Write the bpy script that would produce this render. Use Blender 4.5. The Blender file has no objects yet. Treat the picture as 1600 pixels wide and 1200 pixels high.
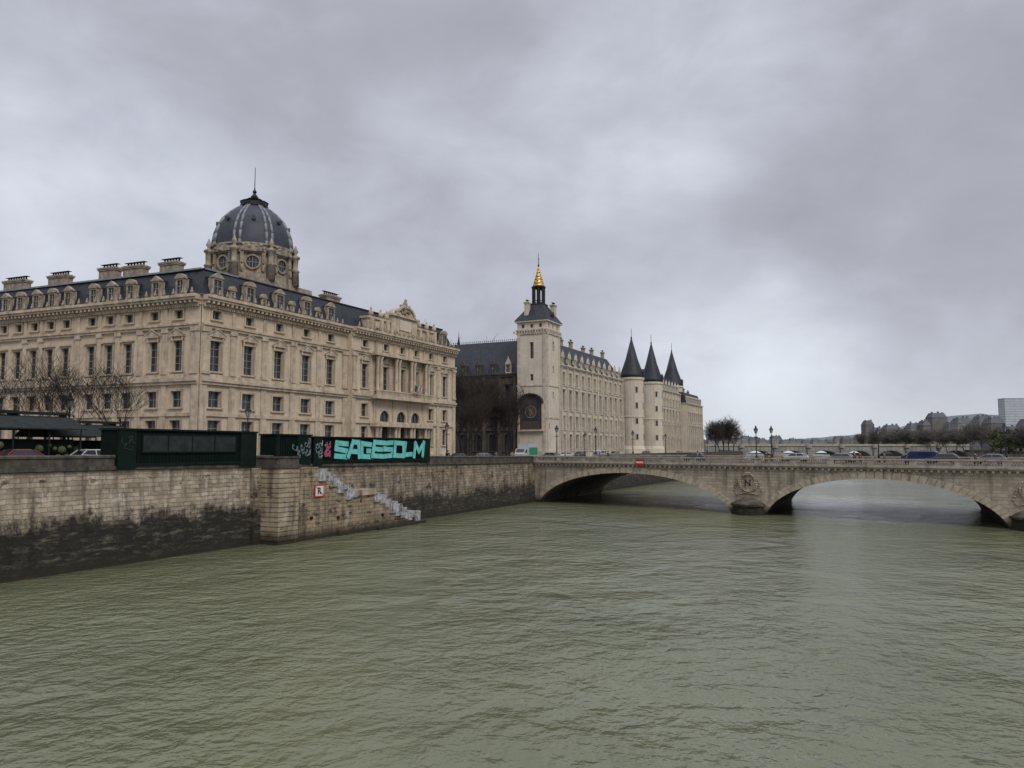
import bpy, bmesh, math, random
from mathutils import Vector, Matrix
R=math.radians; random.seed(7)
sc=bpy.context.scene; col=sc.collection
H=9.2; TH=math.atan(1/12); cT=math.cos(TH); sT=math.sin(TH)
def kx(px,py=700):
    u=(px-800)/1200; v=(600-py)/1200; return u/(cT-v*sT)
def zat(py,y):
    v=(600-py)/1200; return H+y*(sT+v*cT)/(cT-v*sT)
D=Vector((.44,.898)); N=Vector((.898,-.44)); QA=Vector((-35.4,53.1)); QANG=math.atan2(.898,.44)
def along(px,o,d,py=700):
    k=kx(px,py); return (k*o[1]-o[0])/(d[0]-k*d[1])
def W(t,w): return QA+D*t-N*w
def qt(px,w,py=700): return along(px,QA-N*w,D,py)
def gz(t): return 7.65 if t<=10 else (6.9 if t>=80 else 7.65-.75*(t-10)/70)
# ---------------------------------------------------------------- materials
def nodes(name):
    m=bpy.data.materials.new(name); m.use_nodes=True; nt=m.node_tree; b=nt.nodes['Principled BSDF']; return m,nt,b
def nn(nt,t,**k):
    n=nt.nodes.new(t)
    for a,v in k.items(): setattr(n,a,v)
    return n
def c4(c): return (c[0],c[1],c[2],1)
def ramp(nt,src,p0,p1,a=(0,0,0),b=(1,1,1)):
    r=nt.nodes.new('ShaderNodeValToRGB'); e=r.color_ramp.elements
    e[0].position=p0; e[1].position=p1; e[0].color=c4(a); e[1].color=c4(b); nt.links.new(src,r.inputs[0]); return r.outputs[0]
def mixc(nt,f,a,b,mode='MIX'):
    m=nt.nodes.new('ShaderNodeMixRGB'); m.blend_type=mode
    for i,x in ((0,f),(1,a),(2,b)):
        if isinstance(x,(int,float)): m.inputs[i].default_value=x
        elif isinstance(x,tuple): m.inputs[i].default_value=c4(x)
        else: nt.links.new(x,m.inputs[i])
    return m.outputs[0]
def noise(nt,vec,scale,detail=4,rough=.55,stretch=None):
    if stretch:
        mp=nn(nt,'ShaderNodeMapping'); mp.inputs['Scale'].default_value=stretch; nt.links.new(vec,mp.inputs[0]); vec=mp.outputs[0]
    n=nn(nt,'ShaderNodeTexNoise'); n.inputs['Scale'].default_value=scale; n.inputs['Detail'].default_value=detail; n.inputs['Roughness'].default_value=rough
    nt.links.new(vec,n.inputs['Vector']); return n.outputs[0]
def math_(nt,op,a,b=None,c=None):
    m=nn(nt,'ShaderNodeMath',operation=op)
    for i,x in enumerate((a,b,c)):
        if x is None: continue
        if isinstance(x,(int,float)): m.inputs[i].default_value=x
        else: nt.links.new(x,m.inputs[i])
    return m.outputs[0]
def surf(name,c1,c2=None,scale=.6,rough=.85,bump=.0,bscale=8,streak=0,sc_=(.05,.045,.04),brick=None,metal=0,waterline=None,spec=.3,mort=.5,wob=0,blotch=None,pale=0):
    m,nt,b=nodes(name); L=nt.links
    tc=nn(nt,'ShaderNodeTexCoord'); P=tc.outputs['Object']
    c2=c2 or tuple(x*.75 for x in c1)
    colr=mixc(nt,ramp(nt,noise(nt,P,scale,6),.35,.65),c1,c2)
    hgt=None
    if brick:
        s=nn(nt,'ShaderNodeSeparateXYZ'); L.new(P,s.inputs[0]); cb=nn(nt,'ShaderNodeCombineXYZ')
        u=math_(nt,'ADD',s.outputs[0],s.outputs[1]); v=s.outputs[2]
        if wob:
            u=math_(nt,'ADD',u,math_(nt,'MULTIPLY',noise(nt,P,1.1,3),wob*3)); v=math_(nt,'ADD',v,math_(nt,'MULTIPLY',noise(nt,P,1.7,3),wob))
        L.new(u,cb.inputs[0]); L.new(v,cb.inputs[1])
        bt=nn(nt,'ShaderNodeTexBrick'); L.new(cb.outputs[0],bt.inputs['Vector']); bt.inputs['Scale'].default_value=1
        bt.inputs['Brick Width'].default_value=brick[0]; bt.inputs['Row Height'].default_value=brick[1]; bt.inputs['Mortar Size'].default_value=brick[2]
        bt.inputs['Color1'].default_value=(1,1,1,1); bt.inputs['Color2'].default_value=c4((brick[3],)*3); bt.inputs['Mortar'].default_value=c4((mort,)*3)
        colr=mixc(nt,1.0,colr,bt.outputs[0],'MULTIPLY'); hgt=math_(nt,'MULTIPLY',bt.outputs['Fac'],-1.0)
    if pale:
        f=ramp(nt,noise(nt,P,.9,6,.7,(1,1,.35)),.56,.68); colr=mixc(nt,math_(nt,'MULTIPLY',f,pale),colr,(.66,.62,.54))
    if blotch:
        f=ramp(nt,noise(nt,P,blotch[0],7,.68,(1,1,1.6)),blotch[1],blotch[1]+.09); colr=mixc(nt,math_(nt,'MULTIPLY',f,blotch[2]),colr,(.03,.026,.022))
    if streak:
        f=ramp(nt,noise(nt,P,1.3,5,.65,(1,1,.1)),.5,.72); f=math_(nt,'MULTIPLY',f,streak); colr=mixc(nt,f,colr,sc_)
    if waterline:
        s2=nn(nt,'ShaderNodeSeparateXYZ'); L.new(P,s2.inputs[0])
        nz=math_(nt,'ADD',math_(nt,'MULTIPLY',noise(nt,P,.2,6,.7),.45),math_(nt,'MULTIPLY',noise(nt,P,1.6,6,.8,(.8,.8,.5)),.55))
        z=math_(nt,'ADD',s2.outputs[2],math_(nt,'MULTIPLY',math_(nt,'SUBTRACT',nz,.5),waterline[2]*1.6))
        f=nn(nt,'ShaderNodeMapRange'); f.inputs[1].default_value=waterline[0]; f.inputs[2].default_value=waterline[1]; f.inputs[3].default_value=1; f.inputs[4].default_value=0; L.new(z,f.inputs[0])
        f=math_(nt,'MULTIPLY',f.outputs[0],waterline[3]); dk=mixc(nt,ramp(nt,noise(nt,P,1.3,6,.75,(.5,.5,2)),.52,.66),(.014,.014,.012),(.13,.11,.08)); colr=mixc(nt,f,colr,dk)
        f=nn(nt,'ShaderNodeMapRange'); f.inputs[1].default_value=.15; f.inputs[2].default_value=1.2; f.inputs[3].default_value=.9; f.inputs[4].default_value=0; L.new(s2.outputs[2],f.inputs[0]); colr=mixc(nt,f.outputs[0],colr,(.03,.026,.016))
    fine=ramp(nt,noise(nt,P,bscale,3,.7),.25,.75,(.8,.8,.8),(1,1,1)); colr=mixc(nt,1.0,colr,fine,'MULTIPLY')
    L.new(colr,b.inputs['Base Color']); b.inputs['Roughness'].default_value=rough; b.inputs['Metallic'].default_value=metal; b.inputs['Specular IOR Level'].default_value=spec
    if bump:
        hn=noise(nt,P,bscale,5,.6)
        if hgt is not None: hn=math_(nt,'ADD',hn,math_(nt,'MULTIPLY',hgt,1.2))
        bp=nn(nt,'ShaderNodeBump'); bp.inputs['Strength'].default_value=bump; bp.inputs['Distance'].default_value=.06; L.new(hn,bp.inputs['Height']); L.new(bp.outputs[0],b.inputs['Normal'])
    return m
M={}
M['stone']=surf('limestone',(.68,.565,.42),(.58,.475,.35),.3,.9,.25,3,.42,(.22,.175,.13),brick=(1.3,.55,.012,.92),mort=.75)
M['trim']=surf('carved_limestone',(.62,.515,.385),(.42,.345,.255),1.1,.9,.3,6,.6,(.12,.098,.078))
M['rooftrim']=surf('weathered_roof_stone',(.42,.355,.27),(.23,.19,.145),1.6,.9,.3,6,.8,(.07,.06,.05))
M['stone2']=surf('cleaned_limestone',(.70,.62,.50),(.61,.535,.43),.25,.9,.2,3,.35,(.24,.21,.17),brick=(1.1,.5,.012,.93),mort=.78)
M['trim2']=surf('cleaned_trim',(.63,.56,.455),(.44,.385,.31),.9,.9,.2,6,.45,(.17,.15,.12))
M['sooty']=surf('sooty_limestone',(.12,.10,.083),(.068,.06,.051),.4,.95,.3,3,.6,(.035,.032,.03),brick=(1.1,.5,.012,.9),mort=.7)
M['slate']=surf('slate_roof',(.034,.039,.052),(.019,.022,.031),1.2,.55,.2,5,.25,(.07,.07,.07),brick=(.5,.3,.02,.8),spec=.35)
M['dslate']=surf('dome_slate',(.050,.057,.073),(.030,.035,.047),.9,.55,.1,5,.35,(.025,.028,.035),spec=.35)
M['lead']=surf('lead_ribs',(.26,.27,.29),(.17,.18,.2),2,.5,.1,5)
M['iron']=surf('dark_iron',(.018,.02,.02),(.012,.013,.013),3,.5)
M['gold']=surf('gilding',(.72,.46,.13),(.58,.35,.08),3,.4,metal=.4)
M['quay']=surf('quay_masonry',(.62,.53,.405),(.38,.31,.225),.9,.92,1.0,4,.9,(.07,.058,.045),brick=(.95,.36,.03,.62),waterline=(3.5,4.4,4.6,.96),mort=.55,wob=.24,blotch=(.8,.58,.85),pale=.8)
M['quay2']=surf('stained_masonry',(.42,.35,.25),(.23,.185,.135),.8,.92,1.0,4,.95,(.05,.04,.032),brick=(.95,.38,.03,.7),waterline=(2.6,3.6,5.4,.88),mort=.55,wob=.22,blotch=(.7,.54,.85),pale=.45)
M['stair']=surf('stair_masonry',(.46,.355,.24),(.24,.19,.13),.7,.92,.9,4,1.0,(.04,.032,.026),brick=(1.0,.42,.025,.78),waterline=(.2,1.1,1.4,.8),mort=.5,wob=.12,blotch=(.9,.55,.88),pale=.4)
M['pier']=surf('rusticated_masonry',(.50,.41,.29),(.28,.225,.16),.7,.92,.7,4,.95,(.06,.048,.036),waterline=(.2,1.4,2.2,.8),blotch=(.9,.57,.75),pale=.4)
M['coping']=surf('coping_stone',(.12,.105,.085),(.05,.045,.038),1.3,.9,.5,6,.7,(.02,.02,.018))
M['step']=surf('worn_step_paint',(.54,.55,.60),(.20,.18,.155),2.6,.85,.5,8,.9,(.05,.04,.035))
M['bridge']=surf('bridge_masonry',(.54,.465,.36),(.40,.34,.255),.6,.92,.7,4,.8,(.10,.085,.065),brick=(1.1,.4,.02,.78),waterline=(-.2,1.2,2.4,.9),mort=.6,wob=.1,blotch=(.6,.62,.55),pale=.3)
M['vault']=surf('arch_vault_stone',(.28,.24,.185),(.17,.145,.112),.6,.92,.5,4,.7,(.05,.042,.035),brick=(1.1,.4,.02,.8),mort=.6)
M['ring']=surf('voussoir_stone',(.57,.49,.375),(.42,.355,.265),1.3,.92,.4,5,.65,(.10,.085,.065),waterline=(0,1.2,2.0,.85))
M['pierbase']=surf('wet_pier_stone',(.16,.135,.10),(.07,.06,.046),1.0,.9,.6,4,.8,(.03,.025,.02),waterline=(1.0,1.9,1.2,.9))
M['balus']=surf('balustrade_stone',(.46,.405,.33),(.32,.28,.225),1.2,.9,.3,6,.6,(.1,.09,.075))
M['asphalt']=surf('asphalt',(.055,.055,.057),(.04,.04,.042),.8,.85,.3,20)
M['pave']=surf('pavement',(.2,.19,.175),(.15,.145,.135),.8,.9,.2,12,brick=(1,.6,.01,.9))
M['ground']=surf('town_ground',(.14,.14,.125),(.10,.10,.09),.05,.95)
M['hill']=surf('hazy_hill',(.20,.215,.22),(.13,.145,.15),.02,.95,0,.05)  # distance haze painted into the hill's grey-blue colour
M['paint']=surf('road_paint',(.7,.7,.68),(.5,.5,.48),3,.7)
M['kerb']=surf('granite_kerb',(.26,.25,.24),(.2,.19,.18),2,.9)
M['green']=surf('dark_green_paint',(.006,.017,.012),(.004,.011,.008),1.2,.75,.1,6,.4,(.014,.02,.017),spec=.12)
M['greend']=surf('greenish_black_paint',(.005,.012,.009),(.003,.008,.006),1.2,.8,spec=.1)
M['panel']=surf('weathered_grey_panel',(.035,.042,.042),(.016,.022,.021),1.5,.7,.1,6,.5,(.01,.013,.013),spec=.2)
M['teal']=surf('teal_spray_paint',(.09,.47,.44),(.20,.62,.58),1.8,.6)
M['pink']=surf('pink_spray_paint',(.42,.10,.19),(.32,.08,.15),2,.6)
M['palet']=surf('pale_spray_paint',(.22,.30,.30),(.08,.13,.13),2,.6)
M['faint']=surf('faded_spray_paint',(.03,.045,.04),(.018,.028,.025),2,.7)
M['black']=surf('black_paint',(.01,.01,.011),(.008,.008,.008),2,.5)
M['red']=surf('red_enamel',(.5,.03,.03),(.42,.025,.025),2,.45)
M['white']=surf('white_enamel',(.74,.74,.72),(.62,.62,.6),2,.5)
M['bark']=surf('bare_bark',(.045,.037,.031),(.025,.021,.018),2,.95)
M['twig']=surf('bare_twigs',(.055,.044,.037),(.032,.026,.022),2,.95)
M['fartwig']=surf('hazy_twigs',(.14,.125,.11),(.095,.085,.077),1,.95)  # lighter copy of the twigs, haze of the distance mixed into the colour
M['leafg']=surf('dull_green_leaf',(.10,.12,.05),(.06,.075,.035),1.2,.9)
M['canvas']=surf('dark_canvas',(.03,.036,.034),(.018,.022,.021),2,.8,spec=.15)
M['tyre']=surf('tyre_rubber',(.015,.015,.015),(.01,.01,.01),3,.9)
M['rim']=surf('wheel_rim',(.3,.3,.31),(.2,.2,.2),3,.4,metal=.6)
M['lampglass']=surf('lantern_glass',(.35,.36,.36),(.25,.26,.26),3,.2)
M['taill']=surf('red_lamp_lens',(.35,.02,.02),(.25,.015,.015),3,.3)
M['headl']=surf('clear_lamp_lens',(.6,.6,.6),(.45,.45,.45),3,.2)
M['frame']=surf('window_frame_paint',(.32,.30,.265),(.24,.225,.2),3,.6)
M['skin']=surf('skin',(.45,.28,.2),(.4,.25,.18),3,.6)
M['far1']=surf('far_stone_hazed',(.36,.345,.33),(.27,.26,.25),.12,.95,brick=(3.2,3.4,.5,.85),mort=.7)  # lightened and greyed: atmospheric haze baked into the wall colour
M['far2']=surf('far_brown_hazed',(.23,.21,.195),(.17,.155,.145),.12,.95,brick=(3.0,3.2,.5,.85),mort=.75)  # brown walls, with haze put into the base colour
M['farroof']=surf('far_roof_hazed',(.14,.15,.17),(.10,.107,.125),.1,.8)  # roof tone lifted by painted-in distance haze
M['farpale']=surf('far_pale_tower',(.52,.55,.58),(.46,.49,.52),.1,.8,brick=(400,3.3,.6,.95),mort=.7)
def glassmat(name,c,rough=.08):
    m,nt,b=nodes(name); tc=nn(nt,'ShaderNodeNewGeometry')
    f=ramp(nt,noise(nt,tc.outputs['Position'],.35,3),.35,.65)
    nt.links.new(mixc(nt,f,c,tuple(x*2.2+.01 for x in c)),b.inputs['Base Color']); b.inputs['Roughness'].default_value=rough; b.inputs['Specular IOR Level'].default_value=.5
    return m
M['glass']=glassmat('window_glass',(.012,.014,.018))
M['carglass']=glassmat('car_glass',(.012,.014,.016))
def carpaint(name,c):
    m=surf(name,c,tuple(x*.9 for x in c),2,.25); m.node_tree.nodes['Principled BSDF'].inputs['Coat Weight'].default_value=.5; return m
CP={k:carpaint('car_paint_'+k,c) for k,c in dict(white=(.50,.50,.50),silver=(.22,.23,.245),black=(.015,.015,.017),red=(.22,.02,.025),blue=(.015,.03,.15),grey=(.07,.075,.08)).items()}
# ---------------------------------------------------------------- mesh builder
class MB:
    def __init__(s,fr=None): s.v=[];s.f=[];s.m=[];s.mi=0;s.fr=fr
    def P(s,p):
        if s.fr:
            ox,oy,a=s.fr; c,q=math.cos(a),math.sin(a); return (ox+p[0]*c-p[1]*q,oy+p[0]*q+p[1]*c,p[2])
        return tuple(p)
    def add(s,vs,fs):
        n=len(s.v); s.v+=[s.P(p) for p in vs]
        for f in fs: s.f.append([n+i for i in f]); s.m.append(s.mi)
    def quad(s,*p): s.add(p,[tuple(range(len(p)))])
    def box(s,x0,x1,y0,y1,z0,z1):
        s.add([(x0,y0,z0),(x1,y0,z0),(x1,y1,z0),(x0,y1,z0),(x0,y0,z1),(x1,y0,z1),(x1,y1,z1),(x0,y1,z1)],[(3,2,1,0),(4,5,6,7),(0,1,5,4),(1,2,6,5),(2,3,7,6),(3,0,4,7)])
    def loft(s,rings,cap=True,closed=True):
        n=len(rings[0]); vs=[p for r in rings for p in r]; fs=[]
        for i in range(len(rings)-1):
            for j in range(n if closed else n-1):
                a=i*n+j; b=i*n+(j+1)%n; fs.append((a,b,b+n,a+n))
        if cap: fs.append(tuple(range(n))[::-1]); fs.append(tuple(range((len(rings)-1)*n,len(rings)*n)))
        s.add(vs,fs)
    def extr(s,pts,y0,y1): s.loft([[(x,y0,z) for x,z in pts],[(x,y1,z) for x,z in pts]])
    def extx(s,pts,x0,x1): s.loft([[(x0,y,z) for y,z in pts],[(x1,y,z) for y,z in pts]])
    def extz(s,pts,z0,z1): s.loft([[(x,y,z0) for x,y in pts],[(x,y,z1) for x,y in pts]])
    def lathe(s,cx,cy,prof,n=12,a0=0):
        s.loft([[(cx+r*math.cos(a0+2*math.pi*j/n),cy+r*math.sin(a0+2*math.pi*j/n),z) for j in range(n)] for r,z in prof])
    def tube(s,p0,p1,r0,r1=None,n=6):
        r1=r0 if r1 is None else r1; p0=Vector(p0); p1=Vector(p1); d=p1-p0
        if d.length<1e-6: return
        q=d.to_track_quat('Z','Y'); R0=[];R1=[]
        for j in range(n):
            a=2*math.pi*j/n; o=q@Vector((math.cos(a),math.sin(a),0)); R0.append(tuple(p0+o*r0)); R1.append(tuple(p1+o*r1))
        s.loft([R0,R1])
    def wall(s,u0,u1,z0,z1,rects,y=0,depth=.35):
        us=sorted({u0,u1}|{r[0] for r in rects}|{r[1] for r in rects}); zs=sorted({z0,z1}|{r[2] for r in rects}|{r[3] for r in rects})
        for i in range(len(us)-1):
            for j in range(len(zs)-1):
                cu=(us[i]+us[i+1])/2; cz=(zs[j]+zs[j+1])/2
                if any(r[0]<cu<r[1] and r[2]<cz<r[3] for r in rects): continue
                s.quad((us[i],y,zs[j]),(us[i+1],y,zs[j]),(us[i+1],y,zs[j+1]),(us[i],y,zs[j+1]))
        for a,b,c,d in rects:
            for p,q in (((a,c),(b,c)),((b,c),(b,d)),((b,d),(a,d)),((a,d),(a,c))):
                s.quad((p[0],y,p[1]),(q[0],y,q[1]),(q[0],y+depth,q[1]),(p[0],y+depth,p[1]))
    def arcfill(s,u,w,ztop,y,depth,n=8):
        r=w/2
        for sg in (-1,1):
            pts=[(u+sg*r,ztop-r)]+[(u+sg*r*math.cos(a*math.pi/2/n),ztop-r+r*math.sin(a*math.pi/2/n)) for a in range(1,n+1)]+[(u+sg*r,ztop)]
            s.extr(pts,y+.01,y+depth-.01)
    def mesh(s,name,mats,smooth=False,fixn=True):
        me=bpy.data.meshes.new(name); me.from_pydata(s.v,[],s.f)
        for m in (mats if isinstance(mats,(list,tuple)) else [mats]): me.materials.append(m)
        me.polygons.foreach_set('material_index',s.m)
        if fixn:
            bm=bmesh.new(); bm.from_mesh(me); bmesh.ops.recalc_face_normals(bm,faces=bm.faces); bm.to_mesh(me); bm.free()
        if smooth: me.polygons.foreach_set('use_smooth',[True]*len(me.polygons))
        me.update(); return me
def tag(o,label=None,cat=None,group=None,kind=None):
    for k,v in (('label',label),('category',cat),('group',group),('kind',kind)):
        if v: o[k]=v
    return o
def O(name,mb,mats=None,parent=None,smooth=False,loc=None,rz=0):
    me=mb if isinstance(mb,bpy.types.Mesh) else mb.mesh(name,mats,smooth)
    o=bpy.data.objects.new(name,me); col.objects.link(o); o.parent=parent
    if loc: o.location=loc
    o.rotation_euler=(0,0,rz); return o
def E(name,loc,rz,label,cat,group=None):
    o=bpy.data.objects.new(name,None); col.objects.link(o); o.location=loc; o.rotation_euler=(0,0,rz); o.empty_display_size=.5
    return tag(o,label,cat,group)
def dup(o,loc,rz,label,group=None,swap=None):
    r=o.copy(); col.objects.link(r); r.location=loc; r.rotation_euler=(0,0,rz); r['label']=label
    if group: r['group']=group
    def kids(a,b):
        for ch in list(a.children):
            c=ch.copy()
            if swap and c.type=='MESH' and ch.name.split('.')[0] in swap:
                c.data=ch.data.copy(); c.data.materials[0]=swap[ch.name.split('.')[0]]
            col.objects.link(c); c.parent=b; kids(ch,c)
    kids(o,r); return r
# ---------------------------------------------------------------- window kit
WC={}
def win_meshes(w,h,rows,depth,sur,stone):
    key=(round(w,2),round(h,2),rows,depth,sur,stone)
    if key in WC: return WC[key]
    g=MB(); g.quad((-w/2,0,0),(w/2,0,0),(w/2,0,h),(-w/2,0,h))
    f=MB(); t=.07
    f.box(-w/2+.002,-w/2+t,-.07,-.005,0.002,h-.002); f.box(w/2-t,w/2-.002,-.07,-.005,.002,h-.002)
    f.box(-t/2,t/2,-.06,-.006,.003,h-.003)
    for i in range(rows+1):
        z=i*(h-t)/rows; f.box(-w/2+t,w/2-t,-.055,-.004,z+.003,z+t)
    s=MB(); e=.004; b=.22; y0=-depth-.13; y1=-depth+.02
    s.box(-w/2-b,-w/2-e,y0,y1,0,h); s.box(w/2+e,w/2+b,y0,y1,0,h)
    s.box(-w/2-b,w/2+b,y0,y1,h+e,h+b)
    s.box(-w/2-b-.12,w/2+b+.12,y0-.12,y1,-.2,-e)
    if sur in ('ped','seg'):
        z=h+b+.05
        s.box(-w/2-b-.2,w/2+b+.2,y0-.2,y1,z+.22,z+.4); s.box(-w/2-b,-w/2,y0-.12,y1,z-.35,z+.22); s.box(w/2,w/2+b,y0-.12,y1,z-.35,z+.22)
        W2=w/2+b+.25
        if sur=='ped':
            s.extr([(-W2,z+.4),(W2,z+.4),(0,z+1.15)],y0-.2,y1); s.extr([(-W2-.1,z+.4),(-W2-.1,z+.52),(0,z+1.32),(W2+.1,z+.52),(W2+.1,z+.4),(0,z+1.16)],y0-.3,y0-.19)
        else:
            arc=[(W2*math.cos(a),z+.4+.75*math.sin(a)) for a in [math.pi*i/10 for i in range(11)]]
            s.extr(arc,y0-.2,y1); s.extr([(x*1.05,zz+.0) for x,zz in arc]+[(x*.93,zz-.1) for x,zz in arc[::-1]],y0-.3,y0-.19)
    if sur=='corn':
        s.box(-w/2-b-.15,w/2+b+.15,y0-.2,y1,h+b+.02,h+b+.22)
    r=(g.mesh('pane',M['glass']),f.mesh('frame',M['frame']),s.mesh('surround',M[stone])); WC[key]=r; return r
def window(root,fr,u,z0,w,h,rows=3,y=0,depth=.35,sur='plain',stone='trim',sub=True):
    pm,fm,sm=win_meshes(w,h,rows,depth,sur,stone)
    ox,oy,a=fr; c,q=math.cos(a),math.sin(a); yy=y+depth
    o=O('window',pm,parent=root,loc=(ox+u*c-yy*q,oy+u*q+yy*c,z0),rz=a)
    if sub: O('frame',fm,parent=o)
    O('surround',sm,parent=o)
    return o
def pil(mb,u,w,z0,z1,y,d=.22):
    mb.box(u-w/2,u+w/2,y-d,y+.02,z0+.4,z1-.5); mb.box(u-w/2-.1,u+w/2+.1,y-d-.08,y+.02,z0,z0+.4); mb.box(u-w/2-.12,u+w/2+.12,y-d-.12,y+.02,z1-.5,z1-.01)
def band(mb,u0,u1,z0,z1,y,d): mb.box(u0,u1,y-d,y+.03,z0,z1)
DC={}
def dormer(root,fr,u,y,z,w=1.7,h=2.5,dep=2.2,stone='rooftrim',ped='ped'):
    key=(w,h,dep,stone,ped)
    if key not in DC:
        s=MB(); t=.2
        s.box(-w/2,-w/2+t,0,dep*.4,0,h); s.box(w/2-t,w/2,0,dep*.4,0,h); s.box(-w/2+t,w/2-t,0,dep*.4,h-.22,h); s.box(-w/2+t,w/2-t,0,dep*.4,0,.3)
        s.box(-w/2-.12,w/2+.12,-.12,.5,h,h+.14); 
        if ped=='ped': s.extr([(-w/2-.08,h+.14),(w/2+.08,h+.14),(0,h+.7)],-.1,.45)
        elif ped=='tall': s.extr([(-w/2-.05,h+.14),(w/2+.05,h+.14),(.1,h+1.5),(-.1,h+1.5)],-.1,.4); s.lathe(0,.15,[(.08,h+1.5),(.15,h+1.7),(.03,h+2.1)],6)
        else: s.extr([((w/2+.08)*math.cos(math.pi*i/8),h+.14+.5*math.sin(math.pi*i/8)) for i in range(9)],-.1,.45)
        for sg in (-1,1): s.extr([(sg*w/2,0),(sg*(w/2+.3),0),(sg*(w/2+.2),.3),(sg*(w/2+.06),.6),(sg*w/2,1.0)],.05,.3)
        g=MB(); g.quad((-w/2+t,.15,.3),(w/2-t,.15,.3),(w/2-t,.15,h-.22),(-w/2+t,.15,h-.22))
        g.mi=1; g.box(-.04,.04,.08,.14,.3,h-.22); g.box(-w/2+t,w/2-t,.09,.14,h*.55,h*.55+.07)
        q=MB(); q.extr([(-w/2-.02,h+.145),(w/2+.02,h+.145),(0,h+.5)],.5,dep+1.2); q.box(-w/2+.02,w/2-.02,dep*.4+.01,dep,0,h+.14)
        DC[key]=(s.mesh('dormer',M[stone]),g.mesh('window_pane',[M['glass'],M['frame']]),q.mesh('dormer_roof',M['slate']))
    ox,oy,a=fr; c,q=math.cos(a),math.sin(a)
    o=O('dormer',DC[key][0],parent=root,loc=(ox+u*c-y*q,oy+u*q+y*c,z),rz=a); O('window_pane',DC[key][1],parent=o); O('dormer_roof',DC[key][2],parent=o); return o
def chimney(root,x,y,w,d,z0,z1,rz=0,stone='trim',pots=6):
    s=MB(); s.box(-w/2,w/2,-d/2,d/2,z0,z1-.5); s.box(-w/2-.12,w/2+.12,-d/2-.12,d/2+.12,z1-.5,z1-.3); s.box(-w/2-.2,w/2+.2,-d/2-.2,d/2+.2,z1-.3,z1-.1); s.box(-w/2,w/2,-d/2,d/2,z1-.1,z1)
    o=O('chimney',s,M[stone],root,loc=(x,y,0),rz=rz)
    p=MB()
    for i in range(pots):
        xx=-w/2+(i+.5)*w/pots; p.lathe(xx,0,[(.13,z1),(.11,z1+.35),(.14,z1+.4)],6)
    p.box(-w/2-.1,w/2+.1,-.3,.3,z1+.42,z1+.48)
    O('chimney_pots',p,M['iron'],o); return o
# ================================================================= SETTING
g=MB()
rows=[(-150),(-45),10,80,300]
for i in range(4):
    t0,t1=rows[i],rows[i+1]; g.quad((t0,.3,gz(t0)),(t1,.3,gz(t1)),(t1,500,gz(t1)),(t0,500,gz(t0)))
tag(O('ground',g,M['pave'],loc=(QA.x,QA.y,0),rz=QANG),kind='structure')
p=W(300,.3); p2=W(300,500)
g=MB(); g.quad((p.x,p.y,6.9),(150,560,6.9),(180,900,6.9),(330,1300,6.9),(-1500,1300,6.9),(p2.x,p2.y,6.9))
g.quad((-6000,1300,6.9),(6000,1300,6.9),(9000,9000,6.9),(-9000,9000,6.9))
g.quad((44,-27,6.9),(88.3,63,6.9),(331,560,6.9),(450,1000,6.9),(500,1300,6.9),(4000,1300,6.9),(4000,-27,6.9))
tag(O('terrain',g,M['ground']),kind='structure')
rh=random.Random(6); m=MB(); top=[]; 
for i in range(181):
    x=-1500+i*33; y=3000; z=9.2+24+8*math.sin(i*.09)+5*math.sin(i*.31+1)+(85*math.exp(-((x-1720)/300)**2))+(70*math.exp(-((x-2150)/330)**2))+rh.uniform(-3,3); top.append((x,y,z))
for i in range(180):
    a,b=top[i],top[i+1]; m.quad((a[0],a[1]-500,5),(b[0],b[1]-500,5),b,a); m.quad(a,b,(b[0],b[1]+900,5),(a[0],a[1]+900,5))
tag(O('hills',m,M['hill'],smooth=True),kind='structure')
rd=MB()
for t0,t1 in ((-45,10),(10,80),(80,300)):
    rd.quad((t0,4.5,gz(t0)+.006),(t1,4.5,gz(t1)+.006),(t1,14,gz(t1)+.006),(t0,14,gz(t0)+.006))
tag(O('road',rd,M['asphalt'],loc=(QA.x,QA.y,0),rz=QANG),kind='structure')
mk=MB(); t=-40
while t<290:
    mk.quad((t,9.2,gz(t)+.012),(t+3,9.2,gz(t+3)+.012),(t+3,9.35,gz(t+3)+.012),(t,9.35,gz(t)+.012)); t+=7
tag(O('road_marking',mk,M['paint'],loc=(QA.x,QA.y,0),rz=QANG),kind='structure')
kb=MB()
for t0,t1 in ((-45,10),(10,80),(80,300)):
    for w in (4.3,14):
        kb.loft([[(t0,w,gz(t0)-.1),(t0,w+.2,gz(t0)-.1),(t0,w+.2,gz(t0)+.13),(t0,w,gz(t0)+.13)],[(t1,w,gz(t1)-.1),(t1,w+.2,gz(t1)-.1),(t1,w+.2,gz(t1)+.13),(t1,w,gz(t1)+.13)]])
tag(O('kerb',kb,M['kerb'],loc=(QA.x,QA.y,0),rz=QANG),kind='structure')
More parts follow.
